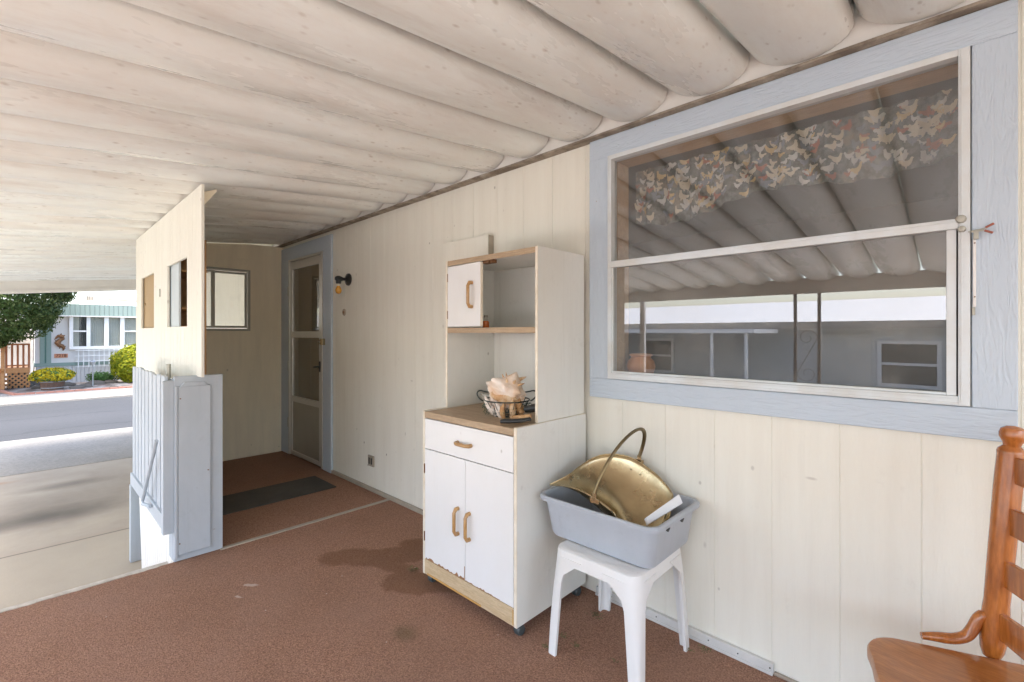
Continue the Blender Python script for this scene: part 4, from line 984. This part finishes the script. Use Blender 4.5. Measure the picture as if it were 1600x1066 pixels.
for a, q in ((-.38, -.12), (-.36, -.26), (.26, .84), (.36, .84)):
    p = scf(a, q)+Vector((0, -.002, .001)); b.lathe([(.0, -.0025), (.004, -.0015), (.0045, 0), (.004, .0015), (0, .0025)], p, 8)
b.split('rivet', M['brass_dark'], sc)
pA, pB, pC, pD = at(1009.6, 808.6, Y=1.625), at(1061, 772, Y=1.835), at(1067, 786, Y=1.825), at(1013.5, 819, Y=1.615)
pn = (pB-pA).cross(pD-pA).normalized(); pn = pn if pn.z > 0 else -pn
tag(MB().prism([pA, pB, pC, pD], -pn*.016).build('card_packet', M['paper'], bevel=.0015), 'flat white card packet propped in the right end of the tub', 'packet')
# ---- rocking chair
ch = thing('rocking_chair', 'orange varnished wooden rocking chair with ladder back at the right edge', 'chair', (.1, 1.62, 0))
FD = Vector((-.92, -.385, 0)).normalized(); SD = Vector((.385, -.92, 0)).normalized(); O = Vector((-.205, 1.675, 0))   # front far corner, seat plan axes
def cp(s, d, z): return O+SD*s-FD*d+Vector((0, 0, z))        # s across, d back from the front
SW = .49; SDp = .43; SZ = .440
out = []
for k in range(9): a = R_(180-90*k/8+0); out.append((.055+.055*math.cos(a), .055-.055*math.sin(a)))
out = []
def arc(cs, cd_, r, a0, a1, n=8):
    for k in range(n+1):
        a = R_(a0+(a1-a0)*k/n); out.append((cs+r*math.cos(a), cd_+r*math.sin(a)))
arc(.10, .085, .09, 180, 270, 12); 
for k in range(1, 8): s = .10+(SW-.20)*k/8; out.append((s, -.022*math.sin(math.pi*k/8)))
arc(SW-.10, .085, .09, 270, 360, 12); arc(SW-.09, SDp-.07, .07, 0, 90); arc(.09, SDp-.07, .07, 90, 180)
b = MB(); cs_, cdm = SW/2, SDp/2
def ringat(k, z): return [b.bm.verts.new(cp(cs_+(s-cs_)*k, cdm+(d-cdm)*k, z)) for s, d in out]
rg = [ringat(.55, SZ-.012), ringat(.80, SZ-.005), ringat(.95, SZ+.001), ringat(.985, SZ-.001), ringat(1, SZ-.008), ringat(1, SZ-.030), ringat(.97, SZ-.038), ringat(.9, SZ-.040)]
for A, B in zip(rg, rg[1:]):
    for k in range(len(A)): b.bm.faces.new((A[k], A[(k+1) % len(A)], B[(k+1) % len(A)], B[k]))
b.bm.faces.new(rg[0]); b.bm.faces.new(rg[-1][::-1])
b.build('seat', M['maple_seat'], ch, smooth=True)
pb = Vector((.070, 1.797, SZ)); lean = Vector((.92, .385, 0))*.044
for j in (0, 1):
    base = pb+SD*(.40*j); d = (lean+Vector((0, 0, .60))).normalized(); 
    prof = [(0.0, -.012), (.018, -.010), (.0245, .01), (.028, .04), (.029, .09), (.026, .14), (.0275, .3), (.0285, .46), (.0275, .535), (.0285, .545), (.0265, .552), (.017, .562), (.019, .570), (.0265, .584), (.0275, .595), (.024, .607), (.014, .614), (0.001, .616)]
    b = MB(); b.tube([base+d*h for r, h in prof], [max(r, .001) for r, h in prof], 20)
    b.build('back_post', M['maple'], ch, smooth=True)
for h0 in (.085, .225, .365, .50):
    b = MB(); rows = []
    for i in range(13):
        t = i/12; bow = .022*math.sin(math.pi*t); c = pb+SD*(.40*t)+lean*(h0/.6)-FD*bow
        hh = .034+.006*math.sin(math.pi*t)
        rows.append([b.bm.verts.new(c+Vector((0, 0, h0+dz))-FD*dx) for dz, dx in ((-hh, -.008), (hh, -.008), (hh, .008), (-hh, .008))])
    for A, B in zip(rows, rows[1:]):
        for k in range(4): b.bm.faces.new((A[k], A[(k+1) % 4], B[(k+1) % 4], B[k]))
    b.bm.faces.new(rows[0]); b.bm.faces.new(rows[-1][::-1]); b.build('back_slat', M['maple'], ch, smooth=True, bevel=.003)
for j in (0, 1):
    o = SD*(.40*j); q = [Vector((-.070, 1.738, SZ+.010)), Vector((-.045, 1.750, SZ+.014)), Vector((-.005, 1.767, SZ+.016)), Vector((.022, 1.778, SZ+.030)), Vector((.035, 1.783, SZ+.058)), Vector((.045, 1.787, SZ+.088)), Vector((.058, 1.792, SZ+.100))]
    q = [q[max(0, min(6, i//4))].lerp(q[min(6, i//4+1)], (i % 4)/4) for i in range(25)]
    for _i in range(3): q = [q[0]]+[(q[k-1]+q[k]*2+q[k+1])/4 for k in range(1, 24)]+[q[-1]]
    MB().tube([p+o for p in q], [.009+.005*min(1, i/6) for i in range(24)]+[.011], 14).build('scroll_brace', M['maple'], ch, smooth=True)
for s, dpt in ((.07, .07), (SW-.07, .07), (.08, SDp-.09), (SW-.08, SDp-.09)):
    a = cp(s, dpt, SZ-.035); sp = 1 if s > .2 else -1; e = cp(s+sp*.025, dpt+(-.04 if dpt < .2 else .05), .058)
    pts = [a.lerp(e, t) for t in (0, .1, .2, .4, .6, .75, .9, 1)]; MB().tube(pts, [.014, .018, .015, .020, .021, .015, .017, .013], 12).build('leg', M['maple'], ch, smooth=True)
for s in (.045, SW-.045):
    b = MB(); pts = []
    for i in range(19):
        t = i/18; pts.append(cp(s, -.14+.80*t, .026+.18*(t-.45)**2*1.6))
    b.tube(pts, .016, 8, flat=1.2).build('rocker', M['maple'], ch, smooth=True)
b = MB(); b.tube([cp(.06, .06, .22), cp(SW-.06, .06, .22)], .011, 8).tube([cp(.05, .05, .19), cp(.06, SDp-.06, .19)], .011, 8).tube([cp(SW-.05, .05, .19), cp(SW-.06, SDp-.06, .19)], .011, 8); b.split('stretcher', M['maple'], ch, smooth=True)
# ---- leaf litter: small sprigs one can count
sp_at = [(644, 890, .05, 'green juniper sprig on the damp carpet left of the cabinet foot'), (930, 962, .055, 'dry olive sprig on the carpet between cabinet and stool'), (880, 996, .035, 'dark twig scrap on the carpet inside the left stool leg'), (900, 1010, .03, 'yellowish twig scrap on the carpet under the stool'), (852, 1012, .022, 'small dry sprig hugging the left stool foot'),
         (1077, 1017, .022, 'small green sprig hugging the right stool foot'), (1100, 1016, .035, 'dry sprig against the white bottom strip right of the stool'), (960, 1034, .02, 'pale dry leaf crumb in front of the stool'), (1045, 975, .016, 'tiny leaf crumb caught on the bottom strip behind the stool')]
for i, (u, v, s, lb) in enumerate(sp_at):
    c = at(u, v, Z=.008); b = MB(); rnd = random.Random(100+i)
    for k in range(int(14+s*500)):
        a = rnd.uniform(0, 6.28); r = rnd.uniform(0, s)*.8; p = c+Vector((math.cos(a)*r, math.sin(a)*r*.6, rnd.uniform(0, .008)))
        a2 = rnd.uniform(0, 6.28); q = p+Vector((math.cos(a2), math.sin(a2), rnd.uniform(-.1, .5)))*s*.35; 
        if q.z < .006: q.z = .006
        n = Vector((-math.sin(a2), math.cos(a2), .3))*.0022; m_ = (p+q)/2
        b.quad(p, m_+n, q, m_-n)
    tag(b.build('leaf_sprig', M['leaf_dry'], recalc=False), lb, 'leaves', 'bits of dry leaf on the carpet')

# ================================================================== ACROSS THE STREET
HX = -22.5; GB = -.44
def Q(u, v, x=HX): return at(u, v, X=x)
hs = thing('white_mobile_home', 'white mobile home with sage green fascia across the street', 'house', (HX, 3, GB))
hy0 = Q(54, 560).y; hy1 = 9.0
MB().box(HX-8, HX, hy0, hy1, .28, 2.2).build('wall', M['white_ext'], hs)
MB().box(HX-8, HX-.02, hy0+.02, hy1, GB, .164).build('skirt', M['siding'], hs)
MB().box(HX-8, HX+.015, hy0-.01, hy1, .165, .279).build('band', M['sage'], hs)
for u0, u1 in ((62, 69.5), (72.5, 80)): MB().box(HX+.001, HX+.02, Q(u0, 500).y, Q(u1, 500).y, .28, 2.0).split('corner_trim', M['sage'], hs)
MB().box(HX+.001, HX+.012, Q(69.5, 500).y+.002, Q(72.5, 500).y-.002, .28, 2.0).split('corner_trim', M['sage_dark'], hs)
b = MB(); n = 16; pts = []
ya, yb = Q(78, 480).y-.9, hy1+.2; yc = Q(150, 480).y+.3
zt = lambda y: 2.335-.010*(y-yc)**2
for i in range(n+1): y = ya+(yb-ya)*i/n; pts.append((HX+.02, y, max(1.9, zt(y))))
b.prism([(HX+.02, ya, 1.925)]+pts+[(HX+.02, yb, 1.925)], (.14, 0, 0)); b.build('fascia', M['green_rib'], hs)
MB().box(HX+.0, HX+.18, ya, yb, 1.89, 1.922).build('eave_trim', M['white'], hs)
b = MB(); b.prism([(HX, ya, 2.2), (HX, yc, 2.34), (HX, yb, 2.2)], (-8, 0, 0)); b.prism([(HX-1.5, yc+.1, 2.30), (HX-1.5, yb+.5, 2.30), (HX-1.5, yb+.5, 2.42), (HX-1.5, yc+.2, 2.62)], (-5, 0, 0)); b.build('roof', M['white'], hs)
MB().prism([(HX-1.45, yc+.15, 2.60), (HX-1.45, yb+.6, 2.40), (HX-1.45, yb+.6, 2.44), (HX-1.45, yc+.15, 2.645)], (-.1, 0, 0)).build('ridge_trim', plain('brown roof edge', (.30, .18, .12), .7), hs)
ac = thing('rooftop_cooler', 'pale louvred cooler box on the roof of the white mobile home', 'cooler', (HX-2, Q(140, 470).y, 2.4))
p0, p1 = Q(127, 468, HX-2), Q(153, 461, HX-2)
MB().box(HX-2.7, HX-2, p0.y, p1.y, 2.3, p1.z).build('case', M['white'], ac, bevel=.01)
for k in range(4): yy = p0.y+.1+(p1.y-p0.y-.2)*(k+.5)/4; MB().box(HX-1.999, HX-1.99, yy-.05, yy+.05, p0.z-.03, p1.z-.06).build('louvre', M['strip'], ac)
# bow window
wy = [Q(u, 520).y for u in (108, 114, 135, 141, 162.5, 169.5, 187.5, 194, 216, 222)]
wz1, wz0 = Q(150, 494.5).z, Q(150, 541).z; zlo, zhi = Q(150, 545.5).z, Q(150, 492).z
b = MB(); b.box(HX+.021, HX+.09, wy[0], wy[-1], zlo, wz0).box(HX+.021, HX+.09, wy[0], wy[-1], wz1, min(zhi, 1.888))
for i in (0, 2, 4, 6, 8): b.box(HX+.021, HX+.09, wy[i], wy[i+1], wz0+.001, wz1-.001)
mz = (wz0+wz1)/2
for i in (1, 7): b.box(HX+.03, HX+.08, wy[i]+.001, wy[i+1]-.001, mz-.025, mz+.025)
ww = b.build('bow_window', M['white'], hs, bevel=.004)
for i in (1, 3, 5, 7): MB().box(HX+.03, HX+.034, wy[i]+.001, wy[i+1]-.001, wz0+.002, wz1-.002).build('pane', M['glass_clear'], ww)
for i, m in ((1, 'win_dark'), (3, 'curt_far'), (5, 'curt_far'), (7, 'curt_far')):
    b = MB(); b.sheet(lambda u, v, i=i: Vector((HX+.012+.006*math.sin(u*40), wy[i]+(wy[i+1]-wy[i])*u, wz0+(wz1-wz0)*v)), 60, 1); b.build('window_curtain', M[m], ww)
b = MB(); b.sheet(lambda u, v: Vector((HX+.022+.004*math.sin(u*30), wy[1]+(wy[2]-wy[1])*u*.45, wz0+(wz1-wz0)*v)), 24, 1); b.build('window_curtain', M['curt_far'], ww)
# recessed left part with door canopy
RX = HX-2.4; ry1 = hy0-.02
MB().box(RX-5, RX, -7, ry1, .1, 2.3).build('side_wing', M['white_ext'], hs)
MB().box(RX-5, RX-.02, -7, ry1, GB, .099).build('side_wing_skirt', M['siding'], hs)
b = MB(); b.prism([(RX, -3.2, 1.55), (RX+.5, -3.2, 1.25), (RX+.5, -3.2, 1.10), (RX, -3.2, 1.45)], (0, 3.0, 0)); b.build('window_canopy', M['green_rib'], hs)
MB().box(RX+.001, RX+.03, -2.2, -.9, .35, 1.2).build('wing_window', M['win_dark'], hs)
MB().box(HX-2.4, HX-2.35, hy0-.08, hy0-.021, GB, 2.2).build('wing_trim', M['white'], hs)
# ornament and number plate
p = Q(94, 536); ld = thing('lizard_ornament', 'small rusty curled lizard ornament on the white wall', 'ornament', p)
sc_ = .021*1.0
path = [(-5, 6), (-2, 8), (2, 7.5), (3.5, 5), (-.5, 3), (-3, 0), (-1, -2.5), (2.5, -3.5), (4.5, -6.5), (3, -9)]
b = MB(); b.tube([(HX+.02, p.y+x*.022, p.z+z*.030) for x, z in path], [.02, .05, .07, .05, .06, .085, .07, .06, .04, .012], 8)
for x, z, x2, z2 in ((0, 8, 1.5, 11), (2, 7, 5.5, 9), (-3, 1, -5.5, 3), (1, -3, -1, -6.5), (3, -4, 6.5, -4), (-4, 6, -6.5, 4)): b.tube([(HX+.02, p.y+x*.022, p.z+z*.030), (HX+.02, p.y+x2*.022, p.z+z2*.030)], [.03, .012], 6)
b.build('figure', M['rust'], ld)
p = Q(95.5, 556); npl = thing('number_plate', 'orange brown house number plate reading 7218', 'sign', p)
MB().box(HX+.001, HX+.02, p.y-.17, p.y+.17, p.z-.07, p.z+.07).build('plate', plain('orange plate', (.55, .23, .12), .6), npl, bevel=.004)
def text(body, size, loc, rot, mat, parent, name):
    cu = bpy.data.curves.new(name, 'FONT'); cu.body = body; cu.size = size; cu.align_x = 'CENTER'; cu.align_y = 'CENTER'; cu.extrude = .002
    o = bpy.data.objects.new(name, cu); COL.objects.link(o); o.data.materials.append(mat)
    dg = bpy.context.evaluated_depsgraph_get(); me = bpy.data.meshes.new_from_object(o.evaluated_get(dg)); bpy.data.objects.remove(o)
    me.transform(Matrix.Translation(loc) @ rot.to_matrix().to_4x4())
    o = bpy.data.objects.new(name, me); COL.objects.link(o); o.parent = parent; o.location = -Vector(parent['_w']); o['_w'] = [0, 0, 0]; return o
from mathutils import Euler
text('7218', .135, (HX+.024, p.y, p.z), Euler((R_(90), 0, R_(90))), plain('dark brown digits', (.06, .03, .02), .6), npl, 'digits')
# trellis
tr = thing('white_trellis', 'white lattice trellis on the skirt under the bow window', 'trellis', (HX+.12, 2, .3)); b = MB()
a0, a1, tz0, tz1 = Q(122, 560).y, Q(200, 560).y, Q(150, 573).z, Q(150, 546).z
for k in range(11): y = a0+(a1-a0)*k/10; b.box(HX+.12, HX+.14, y-.012, y+.012, tz0, tz1)
for k in range(4): z = tz0+.03+(tz1-tz0-.06)*k/3; b.box(HX+.1405, HX+.155, a0-.08, a1+.05, z-.012, z+.012)
b.build('lattice', M['white'], tr)
# yard pieces
def foliage(b, c, rx, ry, rz, n, s, seed, shell=.55, squash=None):
    rnd = random.Random(seed)
    for i in range(n):
        while True:
            d = Vector((rnd.gauss(0, 1), rnd.gauss(0, 1), rnd.gauss(0, 1)))
            if d.length > .1: break
        d.normalize(); r = shell+(1-shell)*rnd.random()**.5
        lump = 1+(.22*noise.noise(d*2.1+Vector((seed, 0, 0)))+.13*noise.noise(d*5.3))*(squash or 1)
        p = Vector(c)+Vector((d.x*rx, d.y*ry, d.z*rz))*r*lump
        nrm = (d+Vector((rnd.uniform(-.7, .7), rnd.uniform(-.7, .7), rnd.uniform(-.4, .9)))).normalized()
        t = nrm.orthogonal().normalized(); t = (Matrix.Rotation(rnd.uniform(0, 6.28), 3, nrm) @ t); q = nrm.cross(t)
        k = s*rnd.uniform(.6, 1.3)
        b.quad(p-t*k, p-q*k*.45+nrm*k*.15, p+t*k, p+q*k*.45+nrm*k*.15)
pp = Q(82, 601, -20.3); pp.z = GB
hb = thing('half_barrel', 'brown half barrel planter full of yellow blooms across the street', 'planter', pp)
MB().lathe([(.0, 0), (.25, 0), (.30, .32), (.28, .32), (.26, .29), (0, .29)], pp, 24, cap=False).build('staves', M['barrel'], hb)
b = MB(); 
for z, r in ((.06, .260), (.25, .290)): b.lathe([(r, z-.012), (r+.006, z-.012), (r+.006, z+.012), (r, z+.012)], pp, 24, cap=False)
b.split('hoop', M['iron'], hb)
b = MB(); foliage(b, pp+Vector((0, 0, .44)), .46, .52, .23, 2200, .042, 5, .75, .6); mum = thing('yellow_mums', 'dome of yellow flowers growing in the half barrel', 'flowers', pp+Vector((0, 0, .27)))
b.build('blooms', M['flowers'], mum, recalc=False)
b = MB(); foliage(b, pp+Vector((0, 0, .43)), .45, .51, .21, 1800, .040, 6, .6, .6); b.build('leaves', M['greenery'], mum, recalc=False)
pp = Vector((-21.2, Q(205, 570, -21.2).y+.16, GB))
gs = thing('golden_shrub', 'rounded yellow green shrub beside the trellis', 'shrub', pp)
b = MB(); foliage(b, pp+Vector((0, 0, .66)), .70, .74, .68, 7500, .052, 9, .68, .8); b.build('foliage', M['shrub'], gs, recalc=False)
MB().tube([pp, pp+Vector((0, 0, .3))], [.06, .04], 8).build('trunk', M['bark'], gs)
pp = Vector((-21.6, Q(160, 598, -21.6).y, GB))
b = MB(); foliage(b, pp+Vector((0, 0, .2)), .25, .45, .22, 1500, .04, 12, .2); tag(b.build('bedding_plant', M['greenery'], recalc=False), 'low green plant in front of the white skirt', 'plant')
# brick border, rocks, yard ornament
b = MB(); xb = -18.95
yb0, yb1 = Q(24, 622, xb).y, 9
bd = thing('brick_border', 'scalloped red brick border along the gravel bed', 'border', (xb, 2, GB)); y = yb0
while y < yb1: b.box(xb-.09, xb, y, y+.19, GB-.1, GB+.06); y += .2
x = xb-.1
while x > -22.0: b.prism([(x, yb0-.02+(xb-x)*-.22, GB-.1), (x-.18, yb0-.02+(xb-x+.18)*-.22, GB-.1), (x-.18, yb0+.07+(xb-x+.18)*-.22, GB-.1), (x, yb0+.07+(xb-x)*-.22, GB-.1)], (0, 0, .16)); x -= .2
b.build('bricks', M['brick'], bd, bevel=.01)
rnd = random.Random(31); RK = [(35, 604, .2, 'M'), (62, 606, .16, 0), (55, 600, .2, 0), (105, 602, .17, 0), (120, 606, .13, 0), (150, 600, .22, 0), (133, 604, .15, 0), (170, 598, .18, 0), (178, 606, .12, 0)]
LB = ['flat reddish stone nearest the redwood steps', 'small stone just left of the barrel', 'pale stone behind the barrel on its left', 'pale stone right of the barrel', 'small pale stone midway between barrel and lamp stake', 'largest grey boulder beside the lamp stake', 'grey stone left of the lamp stake', 'stone in front of the bedding plant', 'small stone near the golden shrub']
for (u, v, s, _), lb in zip(RK, LB):
    c = at(u, v, Z=GB+.02); b = MB(); sd = rnd.random()*50
    b.sheet(lambda a, v2: c+Vector((math.cos(2*math.pi*a)*math.sin(math.pi*v2), math.sin(2*math.pi*a)*math.sin(math.pi*v2)*1.3, math.cos(math.pi*v2)*.55))*s*(1+.35*noise.noise(Vector((math.cos(6.28*a), math.sin(6.28*a), v2*2))*1.3+Vector((sd, 0, 0)))), 16, 9)
    tag(b.build('garden_rock', M['rock'], smooth=True), lb, 'rock', 'rocks in the gravel bed')
pp = Q(145, 604, -20.3); pp.z = GB
yo = thing('lamp_stake', 'thin dark garden lamp stake standing among the rocks', 'garden lamp', pp)
MB().tube([pp, pp+Vector((0, 0, .72))], .018, 8).build('stake', M['iron'], yo); MB().lathe([(.0, .72), (.06, .72), (.07, .80), (.09, .81), (.02, .87), (0, .87)], pp, 12, cap=False).build('lamp_head', M['iron'], yo)
# redwood porch steps
px0 = -21.4; zt_ = Q(30, 575, px0).z
y_a, y_b = Q(8, 560, px0).y, Q(47, 560, px0).y
dk = thing('redwood_porch', 'small redwood porch with railing and steps across the street', 'porch', (px0, y_a, GB))
MB().box(px0-1.6, px0, y_a, y_b, zt_-.16, zt_).build('platform', M['redwood_l'], dk, bevel=.006)
b = MB(); zr = Q(30, 537, px0).z
b.box(px0-.06, px0+.02, y_a, y_b, zr-.05, zr).box(px0-.05, px0+.01, y_a, y_b, zt_+.06, zt_+.10)
for k in range(5): y = y_a+(y_b-y_a-.05)*k/4; b.box(px0-.045, px0, y, y+.05, zt_+.001, zr-.051)
b.build('railing', M['redwood'], dk)
b = MB(); zl0, zl1 = GB+.02, zt_-.165; wdt = y_b-y_a; hgt = zl1-zl0; st_ = .13; k = -hgt
while k < wdt:
    for sgn in (1, -1):
        pA = (k, 0) if sgn > 0 else (k+hgt, 0); pB = (k+hgt, hgt) if sgn > 0 else (k, hgt)
        (ya_, za_), (yb_, zb_) = pA, pB
        def clip(y0, z0, y1, z1):
            if y1 == y0: return None
            t0, t1 = 0, 1
            for lim, sg in ((0, 1), (wdt, -1)):
                d0, d1 = sg*(y0-lim), sg*(y1-lim)
                if d0 < 0 and d1 < 0: return None
                if d0 < 0: t0 = max(t0, d0/(d0-d1))
                if d1 < 0: t1 = min(t1, d0/(d0-d1))
            return (y0+(y1-y0)*t0, z0+(z1-z0)*t0, y0+(y1-y0)*t1, z0+(z1-z0)*t1) if t1 > t0 else None
        c = clip(ya_, za_, yb_, zb_)
        if c:
            P0 = Vector((px0-.03+.008*sgn, y_a+c[0], zl0+c[1])); P1 = Vector((px0-.03+.008*sgn, y_a+c[2], zl0+c[3]))
            if (P1-P0).length > .03: b.obox((P0+P1)/2, P1-P0, (1, 0, 0), (P1-P0).cross(Vector((1, 0, 0))), (P1-P0).length/2, .005, .022)
    k += st_
b.build('lattice_skirt', M['redwood_l'], dk)
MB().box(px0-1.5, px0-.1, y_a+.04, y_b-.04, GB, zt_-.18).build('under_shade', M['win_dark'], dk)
for k in range(4): z1_ = zt_-.02-(zt_-GB)*k/4.2; MB().box(px0-.5+.27*k, px0-.2+.27*k, y_a-1.15, y_a-.02, GB if k == 3 else z1_-.16, z1_).build('step', M['redwood_l'], dk, bevel=.006)
MB().obox(Vector((px0+.25, y_a-.03, (zt_+GB)/2+.72)), (1, 0, -.75), (0, 1, 0), (.75, 0, 1), .75, .03, .05).box(px0+.72, px0+.80, y_a-.07, y_a+.0, GB, .75).box(px0-.08, px0-.0, y_a-.09, y_a-.005, GB, zr+.05).split('stair_rail', M['redwood_l'], dk)
# juniper
tp = Vector((-20.0, -1.55, GB)); jt = thing('juniper_tree', 'big dark green juniper in front of the redwood porch', 'tree', tp)
b = MB(); b.tube([tp, tp+Vector((.05, .05, 1.0)), tp+Vector((0, .1, 2.2)), tp+Vector((.05, 0, 3.6))], [.20, .16, .12, .05], 12)
rnd = random.Random(17)
for k in range(22):
    a = rnd.uniform(0, 6.28); z = rnd.uniform(1.3, 3.4); L_ = rnd.uniform(1.2, 2.0); p = tp+Vector((.03, .05, z)); b.tube([p, p+Vector((math.cos(a)*L_*.5, math.sin(a)*L_*.5, .25)), p+Vector((math.cos(a)*L_, math.sin(a)*L_, .2))], [.05, .03, .012], 6)
b.build('trunk', M['bark'], jt, smooth=True)
b = MB(); cc = tp+Vector((0, .15, 3.45))
foliage(b, cc, 2.35, 2.5, 2.25, 30000, .065, 41, .7, .5)
for k in range(46):
    d = Vector((rnd.gauss(0, 1), rnd.gauss(0, 1), rnd.gauss(-.2, .8))).normalized(); c2 = cc+Vector((d.x*2.15, d.y*2.35, d.z*2.05)); s = rnd.uniform(.25, .45)
    foliage(b, c2, s, s*1.1, s*.62, 420, .05, 60+k, .25)
b.build('crown', M['juniper'], jt, recalc=False)

# ================================================================== NEIGHBOUR BEHIND (seen only as a reflection in the window)
nb = thing('neighbour_home', 'neighbouring white roofed home reflected in the large window', 'house', (-2, -10.5, GB))
NY = -10.4
MB().box(-14, 7, NY-5, NY, GB, 1.46).build('wall', paint('grey green siding', (.55, .57, .56), .6, .1), nb)
b = MB(); b.prism([(-14.5, NY+.5, 1.48), (-14.5, NY+.5, 1.60), (-14.5, NY-2.4, 2.30), (-14.5, NY-5.4, 1.6), (-14.5, NY-5.4, 1.48)], (22, 0, 0)); b.build('roof', M['white'], nb)
MB().box(-14.5, 7.5, NY+.501, NY+.55, 1.42, 1.60).build('eave', M['strip'], nb)
def nwin(x0, x1, z0, z1):
    f_ = MB().box(x0-.08, x1+.08, NY+.001, NY+.06, z0-.08, z0).box(x0-.08, x1+.08, NY+.001, NY+.06, z1, z1+.08).box(x0-.08, x0, NY+.001, NY+.06, z0, z1).box(x1, x1+.08, NY+.001, NY+.06, z0, z1).box(x0, x1, NY+.001, NY+.05, (z0+z1)/2-.03, (z0+z1)/2+.03).build('window', M['white'], nb)
    MB().box(x0, x1, NY+.001, NY+.02, z0, z1).build('pane', M['win_dark'], f_)
nwin(-1.3, -.3, .1, 1.05); nwin(-7.5, -6.6, .1, 1.05); nwin(2.6, 3.6, .1, 1.05)
MB().box(-2.6, -1.5, NY+.001, NY+.04, -.2, 1.3).box(-.1, .8, NY+.001, NY+.04, -.2, 1.3).build('light_panel', paint('cream siding', (.60, .58, .52), .6, .1), nb)
b = MB(); b.box(-12, -3.4, NY+.6, NY+2.6, 1.30, 1.40); b.build('side_awning', M['white'], nb)
for x in (-3.6, -4.4, -8, -11.8): MB().box(x-.03, x+.03, NY+2.45, NY+2.52, GB, 1.299).build('awning_post', M['white'], nb)

for o in COL.objects:
    if '_w' in o: del o['_w']
